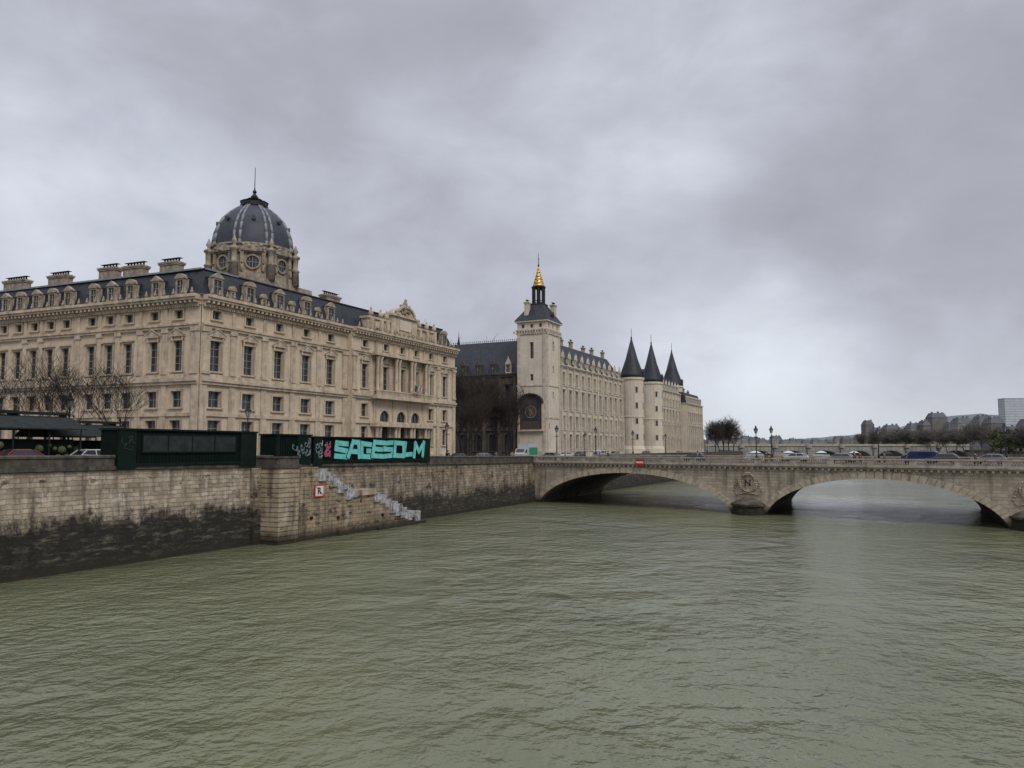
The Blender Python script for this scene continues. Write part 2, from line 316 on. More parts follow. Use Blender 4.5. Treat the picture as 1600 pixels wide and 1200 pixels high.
# water
m,nt,b=nodes('river_water'); L=nt.links
gm=nn(nt,'ShaderNodeNewGeometry'); P=gm.outputs['Position']
def wn(sc_,det,rot,st,dist=.4,ro=.55):
    mp=nn(nt,'ShaderNodeMapping'); mp.inputs['Rotation'].default_value=(0,0,R(rot)); mp.inputs['Scale'].default_value=st; L.new(P,mp.inputs[0])
    n=nn(nt,'ShaderNodeTexNoise'); n.inputs['Scale'].default_value=sc_; n.inputs['Detail'].default_value=det; n.inputs['Roughness'].default_value=ro; n.inputs['Distortion'].default_value=dist; L.new(mp.outputs[0],n.inputs['Vector']); return n.outputs[0]
a1=wn(.13,3,-20,(1,1.1,1)); a2=wn(.75,3,-30,(1,1,1),.4); a3=wn(1.7,3,20,(1,1.1,1),.3); a4=wn(4.2,3,-5,(1,1,1),.2)
patch=ramp(nt,wn(.045,5,30,(1,.8,1)),.36,.62,(.3,.3,.3),(1,1,1))
hh=math_(nt,'ADD',math_(nt,'MULTIPLY',a1,.8),math_(nt,'MULTIPLY',math_(nt,'ADD',math_(nt,'MULTIPLY',a2,.42),math_(nt,'ADD',math_(nt,'MULTIPLY',a3,.19),math_(nt,'MULTIPLY',a4,.06))),patch))
bp=nn(nt,'ShaderNodeBump'); bp.inputs['Strength'].default_value=1; bp.inputs['Distance'].default_value=1.0; L.new(hh,bp.inputs['Height']); L.new(bp.outputs[0],b.inputs['Normal'])
f=ramp(nt,noise(nt,P,.035,5,.6),.35,.65)
L.new(mixc(nt,f,(.150,.158,.090),(.115,.124,.070)),b.inputs['Base Color']); b.inputs['Roughness'].default_value=.09; b.inputs['IOR'].default_value=1.4
M['water']=m
g=MB(); g.quad((-3000,-300,0),(3000,-300,0),(3000,1500,0),(-3000,1500,0)); tag(O('water',g,M['water']),kind='structure')

# ================================================================= QUAY WALLS
def sweep(mb,ts,sec):
    mb.loft([[(t,y,z) for y,z in sec(t)] for t in ts])
def quaywall(label,ts,mat,par=True,loc=(QA.x,QA.y,0),rz=QANG,G=gz,wo=0):
    q=E('quay_wall',loc,rz,label,'wall')
    m=MB(); sweep(m,ts,lambda t:[(-.5,-3),(-.02,G(t)-.2),(.6,G(t)-.2),(.6,-3)]); O('wall',m,M[mat],q)
    m=MB(); sweep(m,ts,lambda t:[(-.26,G(t)-.16),(-.26,G(t)+.12),(.42,G(t)+.12),(.42,G(t)-.21),(-.1,G(t)-.21)]); O('string_course',m,M['coping'],q)
    if par:
        m=MB(); sweep(m,ts,lambda t:[(0,G(t)+.12),(0,G(t)+.78),(.38,G(t)+.78),(.38,G(t)+.12)]); O('parapet',m,M['coping'],q)
        m=MB(); sweep(m,ts,lambda t:[(-.09,G(t)+.78),(-.09,G(t)+.93),(.0,G(t)+1.0),(.38,G(t)+1.0),(.46,G(t)+.93),(.46,G(t)+.78)]); O('coping',m,M['coping'],q)
    return q
TB=24.3
qw=quaywall('pale block quay wall with black flood stains, nearest at left',[-45,-20,0,10,TB],'quay')
m=MB(); tq=TB-1.0; m.box(tq,tq+.95,-.62,-.1,-3,gz(tq)-.22); O('corner_buttress',m,M['quay2'],qw)
quaywall('brown stained quay wall between the river stairs and the arched bridge',[TB+.01,40,60,80,92],'quay2')
quaywall('low quay wall seen through the left bridge arch',[92.01,122],'quay2',False)
quaywall('quay wall below the turreted palace beyond the bridge',[122.01,180,240,300],'quay2')
c=W(300,0); v=Vector((150,560))-c
quaywall('far quay wall of the island behind the bare tree',[0,v.length],'quay2',True,(c.x,c.y,0),math.atan2(v.y,v.x),lambda t:6.9)
for (x0,y0,x1,y1),lab in (((331,560,88.3,63),'right bank quay wall running from the bridge downstream'),((450,1000,331,560),'distant right bank quay wall beyond the far bridge')):
    v=Vector((x1-x0,y1-y0)); quaywall(lab,[0,v.length],'quay2',True,(x0,y0,0),math.atan2(v.y,v.x),lambda t:6.9)
# river stairs
PRJ=2.6
q=E('river_stairs',(QA.x,QA.y,0),QANG,'rusticated stone river stairs descending to the water under the graffiti cabin','stairs')
m=MB(); ta=TB; tb=along(466,W(0,-PRJ),D)
z=-2.0; top=gz(27)-.2
while z<top-.05:
    z1=min(z+.46,top); m.box(ta,tb,-PRJ-.22,-.06,z+.04,z1-.04 if z1<top else z1); m.box(ta+.1,tb-.1,-PRJ-.12,-.06,z,z+.04); m.box(ta+.1,tb-.1,-PRJ-.12,-.06,z1-.04,z1); z=z1
O('rusticated_pier',m,M['pier'],q)
m=MB(); m.box(ta-.15,tb+.15,-PRJ-.4,-.3,top+.01,top+.32); m.box(ta+.02,tb,-PRJ-.16,-PRJ+.25,top+.32,top+.95); m.box(ta-.08,tb+.1,-PRJ-.25,-PRJ+.34,top+.95,top+1.12); m.box(ta,ta+.4,-PRJ+.35,-.1,top+.32,top+.95);m.box(ta-.08,ta+.48,-PRJ+.35,-.1,top+.95,top+1.12); O('parapet',m,M['coping'],q)
s1=along(500,W(0,-PRJ),D); s2=along(556,W(0,-PRJ),D); s3=along(586,W(0,-PRJ),D); s4=along(650,W(0,-PRJ),D); s5=s4+.9
zm=4.3; ze=1.1
steps=[]
n=8
for i in range(n):
    z=top-(i+1)*(top-zm)/n; steps.append((s1+i*(s2-s1)/n,s1+(i+1)*(s2-s1)/n,z))
steps.append((s2,s3,zm)); n=8
for i in range(n):
    z=zm-(i+1)*(zm-ze)/n; steps.append((s3+i*(s4-s3)/n,s3+(i+1)*(s4-s3)/n,z))
steps.append((s4,s5,ze))
m=MB(); pr=[(tb,-3),(tb,top),(s1,top)]
for x0,x1,z in steps: pr+=[(x0,z),(x1,z)]
pr+=[(s5,-3)]
m.extr(pr,-PRJ,-PRJ+.45); O('outer_wall',m,M['stair'],q)
m=MB()
for x0,x1,z in steps: m.box(x0,x1,-PRJ+.452,-.3,-3,z-.05)
m.box(tb,s1,-PRJ+.452,-.3,-3,top-.02)
O('stair_core',m,M['stair'],q)
m=MB(); m.box(s2-3,s4-2,-PRJ-.35,-PRJ+.01,-3,.75); m.box(s3,s4+1.4,-PRJ-.7,-PRJ-.34,-3,.35); O('footing_ledge',m,M['stair'],q)
rs_=random.Random(8)
for i,(x0,x1,z) in enumerate(steps):
    big=x1-x0<2; m=MB(); j=rs_.uniform(-.1,.1); dn=rs_.uniform(.2,1.1) if big else .3
    m.box(x0-.14+j,x1+(.1 if big else -.02),-PRJ-.16+j,-.28,z-dn,z+rs_.uniform(.14,.42)); O('step',m,M['step' if big or i<3 else 'pier'],q)
for i,(x,z) in enumerate(((s1-1.2,2.2),(s1+3,1.9),(s3+1.5,1.6))):
    m=MB(); m.lathe(x,-PRJ-.12,[(.01,z-.2),(.16,z-.12),(.2,z),(.16,z+.12),(.01,z+.2)],8); O('mooring_boss',m,M['iron'],q)
# R sign
tS=along(499,W(0,-PRJ-.1),D,767); pS=W(tS,-PRJ-.08)
zS=zat(767,pS.y)
s=E('mooring_sign',(pS.x,pS.y,zS),QANG,'square white river sign with red border, black R and red slash','sign')
m=MB(); m.box(-.72,.72,-.05,0,-.62,.62); O('border',m,M['red'],s)
m=MB(); m.box(-.6,.6,-.058,-.045,-.5,.5); O('face',m,M['white'],s)
def text(name,body,mat,parent,loc,w,h,ext=.02,off=0,rz=0):
    cu=bpy.data.curves.new(name,'FONT'); cu.body=body; cu.extrude=ext; cu.offset=off; cu.align_x='CENTER'; cu.align_y='CENTER'
    to=bpy.data.objects.new('tmp',cu); col.objects.link(to); bpy.context.view_layer.update()
    me=bpy.data.meshes.new_from_object(to.evaluated_get(bpy.context.evaluated_depsgraph_get())); bpy.data.objects.remove(to)
    xs=[v.co.x for v in me.vertices]; ys=[v.co.y for v in me.vertices]
    sx=w/(max(xs)-min(xs)); sy=h/(max(ys)-min(ys)); cx=(max(xs)+min(xs))/2; cy=(max(ys)+min(ys))/2
    for v in me.vertices:
        x,y,z=v.co; v.co=((x-cx)*sx,-z,(y-cy)*sy)
    me.materials.clear(); me.materials.append(mat); me.name=name
    o=bpy.data.objects.new(name,me); col.objects.link(o); o.parent=parent; o.location=loc; o.rotation_euler=(0,0,rz); return o
text('letter_R','R',M['black'],s,(0,-.065,0),.56,.7,.008,.02)
m=MB(); m.extr([(-.58,.43),(-.53,.48),(.58,-.43),(.53,-.48)],-.084,-.074); O('slash',m,M['red'],s)

# ================================================================= BRIDGE
BA=math.atan2(-.641,.767); BL=W(89,0); SK=-.245
br=E('stone_bridge',(BL.x,BL.y,0),BA,'wide stone bridge with low elliptical arches and a wreath medallion over its pier','bridge')
bo=(BL.x,BL.y); bd=(math.cos(BA),math.sin(BA))
arches=[(1.2,35.8),(40.6,69.2),(74.0,105)]; XE=140; WID=30; TOPZ=6.55
def arc(a0,a1,up=0,n=28):
    cx=(a0+a1)/2; ra=(a1-a0)/2; cz=-1.1; bh=6.45; pts=[]
    ra2=ra/math.cos(math.asin(1.1/bh))
    for i in range(n+1):
        th=math.pi-(math.pi)*i/n
        pts.append((cx+(ra2+up)*math.cos(th),cz+(bh+up)*math.sin(th)))
    return pts
def spandrel(y0,y1):
    m=MB(); X=-16
    for a0,a1 in arches:
        pts=arc(a0,a1); x0=pts[0][0]; x1=pts[-1][0]
        m.extr([(X,-3),(x0,-3),(x0,TOPZ),(X,TOPZ)],y0,y1)
        for i in range(len(pts)-1):
            (xa,za),(xb,zb)=pts[i],pts[i+1]
            m.loft([[(xa,y0,za),(xb,y0,zb),(xb,y0,TOPZ),(xa,y0,TOPZ)],[(xa,y1,za),(xb,y1,zb),(xb,y1,TOPZ),(xa,y1,TOPZ)]],cap=True)
        X=x1
    m.extr([(X,-3),(XE,-3),(XE,TOPZ),(X,TOPZ)],y0,y1); return m
O('spandrel_wall',spandrel(0,.8),M['bridge'],br); O('spandrel_wall',spandrel(WID-.8,WID),M['bridge'],br)
for a0,a1 in arches:
    pi=arc(a0,a1); po=arc(a0,a1,.35); m=MB()
    for i in range(len(pi)-1):
        m.loft([[(pi[i][0],.82,pi[i][1]),(pi[i+1][0],.82,pi[i+1][1]),(po[i+1][0],.82,po[i+1][1]),(po[i][0],.82,po[i][1])],[(pi[i][0],WID-.82,pi[i][1]),(pi[i+1][0],WID-.82,pi[i+1][1]),(po[i+1][0],WID-.82,po[i+1][1]),(po[i][0],WID-.82,po[i][1])]])
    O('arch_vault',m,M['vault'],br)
    for yy in (-.1,WID+.02):
        m=MB(); nv=46; pi=arc(a0,a1,-.04,nv); po=arc(a0,a1,.88,nv)
        for i in range(nv):
            g=.03
            def lp(p,q,t): return (p[0]+(q[0]-p[0])*t,p[1]+(q[1]-p[1])*t)
            A,B,C_,D_=lp(pi[i],pi[i+1],g),lp(pi[i],pi[i+1],1-g),lp(po[i],po[i+1],1-g),lp(po[i],po[i+1],g)
            e=.05*(i%2); m.extr([A,B,C_,D_],yy-e,yy+.12)
        O('arch_ring',m,M['ring'],br)
for xa,xb in ((arches[0][1],arches[1][0]),(arches[1][1],arches[2][0])):
    m=MB(); cx=(xa+xb)/2; h=(xb-xa)/2-.1
    m.box(xa-.2,xb+.2,.85,WID-.85,-3,1.0)
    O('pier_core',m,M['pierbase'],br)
    for sg,yb in ((-1,-.02),(1,WID+.02)):
        m=MB()
        def oval(r,k): return [(cx+r*math.cos(math.pi*j/10),yb+sg*k*r*math.sin(math.pi*j/10)) for j in range(11)]
        m.loft([[(x,y,-3) for x,y in oval(h+.15,1.1)],[(x,y,1.2) for x,y in oval(h,1.1)]])
        m.loft([[(x,y,1.2) for x,y in oval(h+.2,1.12)],[(x,y,1.5) for x,y in oval(h+.2,1.12)]])
        m.loft([[(x,y,1.5) for x,y in oval(h,1.05)],[(x,y,1.9) for x,y in oval(h*.75,.8)],[(x,y,2.3) for x,y in oval(h*.3,.35)]])
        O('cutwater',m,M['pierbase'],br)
    m=MB(); zc=4.35
    rw=random.Random(2)
    for i in range(26):
        a=2*math.pi*i/26; r=1.2
        for k in (-1,1):
            m.lathe(cx+(r+.12*k)*math.cos(a+.06*k),-.12,[(.02,zc+r*math.sin(a)-.2),(rw.uniform(.10,.2),zc+r*math.sin(a)-.05),(.12,zc+r*math.sin(a)+.12),(.02,zc+r*math.sin(a)+.24)],5)
    for sg in (-1,1):
        m.tube((cx+sg*.2,-.1,zc-1.35),(cx+sg*1.6,-.1,zc-1.7),.13,.04,5); m.tube((cx+sg*1.2,-.1,zc+.9),(cx+sg*1.9,-.1,zc-.2),.12,.04,5); m.tube((cx+sg*1.6,-.1,zc-1.7),(cx+sg*1.9,-.1,zc-1.2),.08,.03,5)
        for kk in range(5): m.lathe(cx+sg*(1.5+.12*kk),-.08,[(.02,zc+.5-.35*kk),(.14,zc+.35-.35*kk),(.02,zc+.15-.35*kk)],5)
    m.tube((cx-.4,-.1,zc+1.35),(cx+.4,-.1,zc+1.35),.18,.18,6)
    md=O('wreath_medallion',m,M['bridge'],br)
    text('letter_N','N',M['bridge'],md,(cx,-.02,zc),.8,.95,.06,.0)
m=MB(); m.box(-16,XE,-.35,WID+.35,TOPZ+.002,TOPZ+.2); m.box(-16,XE,-.5,WID+.5,TOPZ+.2,6.92); 
x=-15.6
while x<XE: m.box(x,x+.3,-.34,-.02,TOPZ-.28,TOPZ); x+=.8
O('cornice',m,M['balus'],br)
for yb,nm in ((-.3,0),(WID-.1,1)):
    m=MB(); m.box(-5 if nm==0 else 0,XE,yb,yb+.4,6.92,7.08); m.box(-5 if nm==0 else 0,XE,yb-.04,yb+.44,7.66,7.86)
    x=-4.8 if nm==0 else 0; k=0
    while x<XE-.4:
        if k%14==0: m.box(x,x+.9,yb+.01,yb+.39,7.08,7.66); x+=1.0
        else:
            m.loft([[(x+.11+r*cx_,yb+.2+r*cy_,z) for cx_,cy_ in ((1,1),(-1,1),(-1,-1),(1,-1))] for r,z in ((.06,7.08),(.1,7.27),(.045,7.5),(.08,7.66))]); x+=.3
        k+=1
    O('balustrade',m,M['balus'],br)
m=MB(); m.quad((-14,.6,6.945),(XE,.6,6.945),(XE,5,6.945),(-14,5,6.945)); m.quad((-14,WID-5,6.945),(XE,WID-5,6.945),(XE,WID-.6,6.945),(-14,WID-.6,6.945)); O('footway',m,M['pave'],br)
m=MB(); m.quad((-14,5,6.93),(XE,5,6.93),(XE,WID-5,6.93),(-14,WID-5,6.93)); O('roadway',m,M['asphalt'],br)
for ch in br.children:
    for v in ch.data.vertices: v.co.x+=SK*v.co.y
def bs(px,y=0,py=712):
    o=(bo[0]-math.sin(BA)*y,bo[1]+math.cos(BA)*y); return along(px,o,bd,py)
def bp_(s,y): return (bo[0]+bd[0]*s-math.sin(BA)*y,bo[1]+bd[1]*s+math.cos(BA)*y)
x=bs(1000,-.55,727); p=bp_(x,-.56); s=E('navigation_sign',(p[0],p[1],7.0),BA,'red rectangular navigation sign with white bar on bridge parapet','sign')
m=MB(); m.box(-.75,.75,-.05,0,-.5,.5); O('panel',m,M['red'],s); m=MB(); m.box(-.6,.6,-.06,-.048,-.13,.13); O('bar',m,M['white'],s)
m=MB(); m.box(-.5,.5,0,.25,-.4,.3); O('bracket',m,M['iron'],s)

# ================================================================= COURTHOUSE
C0=W(0,20); tc_=along(311,C0,D,600); CO=C0+D*tc_; ZB=7.0
LEN=along(704,C0,D,620)-tc_
ct=E('domed_courthouse',(CO.x,CO.y,ZB),QANG,'large classical limestone courthouse with slate dome, mansard roof and pedimented windows','building')
FA=(0,0,0); FL=(0,0,R(-86.4))
dl=Vector((math.cos(R(93.6)),math.sin(R(93.6))))
dlw=Vector((D.x*dl.x-D.y*dl.y, D.y*dl.x+D.x*dl.y))
def lu(px,py=600): return -along(px,CO,dlw,py)
def fu(px,py=600): return along(px,CO,D,py)
b1=[fu(335),fu(387),fu(434),fu(477),fu(515)]
US=fu(541)
b2=[fu(562),fu(595),fu(621),fu(643),fu(666),fu(688)]
HT=21.0
def court_section(fr,u0,u1,bays,y,peds,ground_w=2.0,noble_w=1.8,arched=()):
    rects=[]
    for i,u in enumerate(bays):
        nw=noble_w
        if u in arched: rects.append((u-1.35,u+1.35,.6,8.3))
        else:
            rects.append((u-ground_w/2,u+ground_w/2,2.7,5.6)); rects.append((u-ground_w/2,u+ground_w/2,7.2,9.2))
            window(ct,fr,u,2.7,ground_w,2.9,3,y,.4,'plain'); window(ct,fr,u,7.2,ground_w,2.0,2,y,.4,'plain')
        rects.append((u-nw/2,u+nw/2,11.7,15.5)); rects.append((u-.7,u+.7,18.2,19.3))
        window(ct,fr,u,11.7,nw,3.8,4,y,.4,peds[i]); window(ct,fr,u,18.2,1.4,1.1,1,y,.4,'plain')
    m=MB(fr); m.wall(u0,u1,-.6,HT-.05,rects,y,.4)
    for u in arched: m.arcfill(u,2.7,8.3,y,.35)
    O('wall',m,M['stone'],ct)
    m=MB(fr)
    band(m,u0,u1,-.6,1.1,y,.18)
    band(m,u0,u1,6.1,6.5,y,.25); 
    band(m,u0,u1,10.0,10.35,y,.35); band(m,u0,u1,10.35,10.75,y,.55); band(m,u0,u1,10.75,11.3,y,.2)
    band(m,u0,u1,17.0,17.3,y,.3); band(m,u0,u1,17.3,17.55,y,.45)
    band(m,u0,u1,19.75,20.0,y,.3); band(m,u0,u1,20.35,20.65,y,.95); band(m,u0,u1,20.65,21.0,y,1.15)
    x=u0+.2
    while x<u1-.3: m.box(x,x+.3,y-.85,y+.02,20.0,20.36); x+=.75
    x=u0+.1
    while x<u1-.1: m.box(x,x+.16,y-.42,y+.02,19.55,19.76); x+=.36
    O('cornice',m,M['trim'],ct)
    mids=[(bays[i]+bays[i+1])/2 for i in range(len(bays)-1)]
    for u in mids:
        gap=min(abs(u-b_) for b_ in bays)
        if gap>1.55:
            wd=.75 if gap<2.6 else .9
            m=MB(fr); pil(m,u,wd,11.3,17.0,y); m.box(u-.25,u+.25,y-.2,y+.02,17.56,19.5); O('pilaster',m,M['trim'],ct)
            m=MB(fr); m.box(u-wd/2,u+wd/2,y-.16,y+.02,6.5,10.0); O('pilaster',m,M['trim'],ct)
            m=MB(fr); m.box(u-wd/2-.1,u+wd/2+.1,y-.2,y+.02,1.1,6.1); O('pilaster',m,M['trim'],ct)
    for u,sg in ((u0,1),(u1,-1)):
        x0,x1=(u+.001,u+1.0) if sg>0 else (u-1.0,u-.001)
        m=MB(fr); pil(m,u+sg*.65,1.0,11.3,17.0,y,.3); O('pilaster',m,M['trim'],ct)
        m=MB(fr); m.box(x0,x1,y-.24,y+.02,1.1,6.1); O('pilaster',m,M['trim'],ct)
        m=MB(fr); m.box(x0,x1,y-.22,y+.02,6.5,10.0); O('pilaster',m,M['trim'],ct)
court_section(FA,0.05,US,b1,0,['ped']*5)
court_section(FA,US,LEN,b2,-.9,['seg','ped','seg','ped','seg','ped'],1.6,1.6,arched=b2[1:4])
lb=[lu(276),lu(238),lu(198),lu(168),lu(140),lu(100),lu(75),lu(50),lu(25),lu(2)]; lb+=[lb[-1]-3.6*i for i in (1,2,3,4,5)]
LU=lb[-1]-3
court_section(FL,LU,-.05,lb[::-1],0,(['corn']*13+['ped','ped']),1.7,1.5)
m=MB(); m.quad((US,-.9,-.6),(US,0,-.6),(US,0,21),(US,-.9,21)); ex,ey=dl.x*-LU,dl.y*-LU
m.quad((LEN,-.9,-.6),(LEN,ey,-.6),(LEN,ey,21),(LEN,-.9,21)); m.quad((ex,ey,-.6),(LEN,ey,-.6),(LEN,ey,21),(ex,ey,21)); O('wall',m,M['stone'],ct)
m=MB(); m.extz([(-.3,-.3),(US,-.3),(US,-1.2),(LEN-.2,-1.2),(LEN-.2,ey),(ex,ey)],20.98,21.06); O('gutter',m,M['lead'],ct)
for u in b2[1:4]:
    m=MB(); m.quad((u-1.35,-.5,.6),(u+1.35,-.5,.6),(u+1.35,-.5,8.3),(u-1.35,-.5,8.3)); m.mi=1
    m.box(u-1.3,u+1.3,-.58,-.52,4.9,5.1); m.box(u-.06,u+.06,-.58,-.52,.6,8.0); O('arched_door',m,[M['glass'],M['bark']],ct)
for u in [(b2[i]+b2[i+1])/2+o for i in range(0,4) for o in (-.45,.45)]:
    m=MB(); m.lathe(u,-1.75,[(.42,1.1),(.42,1.4),(.3,1.5),(.27,5.2),(.36,5.45),(.4,5.6)],10); O('column',m,M['trim'],ct,True)
    m=MB(); m.lathe(u,-1.75,[(.4,11.3),(.3,11.6),(.26,16.3),(.4,16.75),(.42,16.99)],10); O('column',m,M['trim'],ct,True)
m=MB(); m.box(b2[0]+1.5,b2[4]-1.3,-2.3,-.95,5.62,6.2); m.box(b2[0]+1.4,b2[4]-1.2,-2.4,-.96,10.1,10.7); m.box(b2[0]+1.4,b2[4]-1.2,-2.3,-.96,17.05,17.6);m.box(b2[0]+1.5,b2[4]-1.3,-2.3,-.95,.0,1.1)
x=b2[0]+1.5
while x<b2[4]-1.3: m.box(x,x+.14,-2.3,-2.16,10.7,11.35); x+=.32
m.box(b2[0]+1.4,b2[4]-1.2,-2.34,-2.1,11.35,11.5)
O('portico_balcony',m,M['trim'],ct)
m=MB(); ua,ub=b2[0]+.6,b2[4]+1.2; uc=b2[2]
m.box(ua,ub,-1.0,2.5,21.07,23.0); m.box(ua-.2,ub+.2,-1.3,2.6,23.0,23.35)
m.box(uc-3.9,uc+3.9,-1.35,2,21.07,24.3); m.box(uc-4.2,uc+4.2,-1.7,2.1,24.3,24.62)
arcp=[(uc+2.5*math.cos(math.pi*i/12),24.62+1.5*math.sin(math.pi*i/12)) for i in range(13)]; m.extr(arcp,-1.5,.5)
arcq=[(uc+2.8*math.cos(math.pi*i/12),24.62+1.8*math.sin(math.pi*i/12)) for i in range(13)]+[(uc+2.4*math.cos(math.pi*i/12),24.62+1.45*math.sin(math.pi*i/12)) for i in range(12,-1,-1)]; m.extr(arcq,-1.8,-1.45)
for u in (ua+.6,ua+3.2,uc-4.9,uc+4.9,ub-3,ub-.5): m.box(u-.35,u+.35,-1.5,-.9,21.07,23.0)
for u in (ua+1.9,ub-1.8,uc-2.6,uc+2.6): m.extr([(u-.6,21.6),(u+.6,21.6),(u+.6,22.6),(u-.6,22.6)],-1.48,-1.0)
O('attic',m,M['trim'],ct)
for u in (ua+.6,ua+3.2,uc-4.9,uc+4.9,ub-3,ub-.5): m=MB(); m.lathe(u,-1.1,[(.2,23.35),(.42,23.7),(.36,24.1),(.12,24.4),(.2,24.6),(.03,25.0)],8); O('urn',m,M['trim'],ct,True)
m=MB(); m.box(uc-1.7,uc+1.7,-1.52,-1.36,22.1,23.8); O('relief_panel',m,M['stone2'],ct)
def blob(m,x,y,z,r,sx=1,sz=1):
    m.loft([[(x+sx*r*math.sin(t)*math.cos(a),y+r*math.sin(t)*math.sin(a),z+sz*r*math.cos(t)) for a in [2*math.pi*j/8 for j in range(8)]] for t in [math.pi*(i+.05)/6.1 for i in range(7)]])
random.seed(3); m=MB()
for i in range(34):
    a=random.uniform(0,math.pi); blob(m,uc+random.uniform(0,2.8)*math.cos(a),-1.5,24.65+1.7*math.sin(a)*random.uniform(.5,1.05),random.uniform(.18,.36),random.uniform(.7,1.3),random.uniform(.8,1.4))
blob(m,uc,-1.4,26.7,.45,.9,1.3); blob(m,uc,-1.5,27.4,.26); blob(m,uc-.9,-1.4,26.3,.42,1.4,.8); blob(m,uc+.9,-1.4,26.3,.42,1.4,.8)
O('pediment_sculpture',m,M['rooftrim'],ct,True)
def ring(i,z): return [(-.0+i,i,z),(LEN-i,i-.9*(1 if i<3 else 0),z),(LEN-i,ey-i,z),(ex+i,ey-i,z)]
m=MB(); m.loft([ring(.25,21.07),ring(.85,22.7),ring(1.8,24.7)]); m.loft([ring(1.65,24.7),ring(1.65,24.85),ring(9,25.4)]); O('mansard_roof',m,M['slate'],ct)
m=MB(); m.box(1.8,LEN-2,1.56,1.7,24.7,24.92); O('ridge_flashing',m,M['lead'],ct)
m=MB(FL); m.box(LU,-1.85,1.56,1.7,24.7,24.92); O('ridge_flashing',m,M['lead'],ct)
for i,u in enumerate(b1): dormer(ct,FA,u,-.1,21.07,1.6,2.4,2.1,'rooftrim','arc' if i%2 else 'ped')
for u in [(b1[i]+b1[i+1])/2 for i in range(4)]: dormer(ct,FA,u,.15,21.07,.85,1.3,1.0,'rooftrim','arc')
dormer(ct,FA,b2[5],-.9,21.07,1.6,2.4,2.1,'rooftrim','arc')
for i,u in enumerate(lb): dormer(ct,FL,u,-.1,21.07,1.35,2.2,2.1,'rooftrim','ped' if i%2 else 'arc')
om=MB(); om.lathe(0,0,[(.1,0),(.2,.12),(.22,.32),(.1,.5),(.13,.6),(.02,.8)],6); omesh=om.mesh('roof_edge_ornament',M['rooftrim'],True)
def orns(fr,us,y):
    ox,oy,a=fr; c_,q_=math.cos(a),math.sin(a)
    for u in us: O('roof_edge_ornament',omesh,parent=ct,loc=(ox+u*c_-y*q_,oy+u*q_+y*c_,21.05))
orns(FA,[.8+1.2*i for i in range(int((US-1)/1.2))],-.85)
orns(FL,[-.8-1.5*i for i in range(int((-LU-1)/1.5))],-.85)
orns(FA,[US+.8+1.37*i for i in range(int((LEN-US-1)/1.37))],-1.75)
def lchim(px,w,ytop,inw=3.5):
    o=CO+D*inw; s=along(px,o,dlw,430); x=dl.x*s+inw; y=dl.y*s
    Y=(o+dlw*s).y; z=zat(ytop,Y)-ZB-.5; chimney(ct,x,y,w,1.2,22.5,z,R(-86.4),'rooftrim',max(3,int(w/.5)))
lchim(268,3.0,404); lchim(212,3.4,410); lchim(172,2.9,413); lchim(95,3.5,425); lchim(28,4.3,433)
o=CO-N*5; s=along(516,o,D,460); chimney(ct,s,5,3.4,1.3,23,zat(457,(o+D*s).y)-ZB-.5,0,'rooftrim',7)
# dome
inw=13; o=CO-N*inw; s=along(394.5,o,D,420); DX,DY=s,inw; DYw=(o+D*s).y
def dz(py): return zat(py,DYw)-ZB
a8=math.pi/8
m=MB(); m.box(DX-6.4,DX+6.4,DY-6.4,DY+6.4,23,dz(449)); z0=dz(449); z1=dz(402)
m.lathe(DX,DY,[(6.8,z0),(6.8,z0+.35),(6.3,z0+.35),(6.2,z1-.7),(6.6,z1-.7),(6.7,z1-.2),(6.2,z1)],8,a8)
m.lathe(DX,DY,[(6.3,z1-.2),(6.2,z1+.5),(6.45,z1+.55),(6.45,z1+.8),(6.1,z1+.8)],32)
O('drum',m,M['rooftrim'],ct)
rr_=random.Random(4)
for k in range(8):
    a=2*math.pi*k/8+0; ap=6.25*math.cos(a8); fr=(DX+ap*math.cos(a),DY+ap*math.sin(a),a+math.pi/2)
    zc=(z0+z1)/2+.3
    m=MB(fr); n=20; cir=lambda r:[(r*math.cos(2*math.pi*j/n),zc+r*math.sin(2*math.pi*j/n)) for j in range(n)]
    ro,ri=cir(1.15),cir(.9)
    for j in range(n):
        j2=(j+1)%n; m.extr([ro[j],ro[j2],ri[j2],ri[j]],-.3,0)
    m.extr([(1.75*math.cos(math.pi*i/10),z1-.5+1.15*math.sin(math.pi*i/10)) for i in range(11)],-.6,.3)
    m.box(-1.8,-1.3,-.4,0,z0+.35,z1-.5); m.box(1.3,1.8,-.4,0,z0+.35,z1-.5); m.box(-1.9,1.9,-.5,0,z0+.35,z0+.95)
    for _ in range(9): blob(m,rr_.uniform(-1.5,1.5),-.5,rr_.uniform(z1-.5,z1+.5),rr_.uniform(.15,.3))
    for sg in (-1,1): blob(m,sg*1.5,-.5,z0+1.6,.3,.8,2.0); blob(m,sg*1.5,-.5,z0+2.5,.18)
    w_=O('round_window',m,M['rooftrim'],ct); m=MB(fr); m.add([(x,-.03,z) for x,z in cir(.9)],[tuple(range(n))]); m.mi=1; m.box(-.04,.04,-.1,-.04,zc-.85,zc+.85); m.box(-.85,.85,-.1,-.04,zc-.04,zc+.04); m.box(-.5,-.44,-.09,-.04,zc-.7,zc+.7); m.box(.44,.5,-.09,-.04,zc-.7,zc+.7); O('pane',m,[M['glass'],M['frame']],w_)
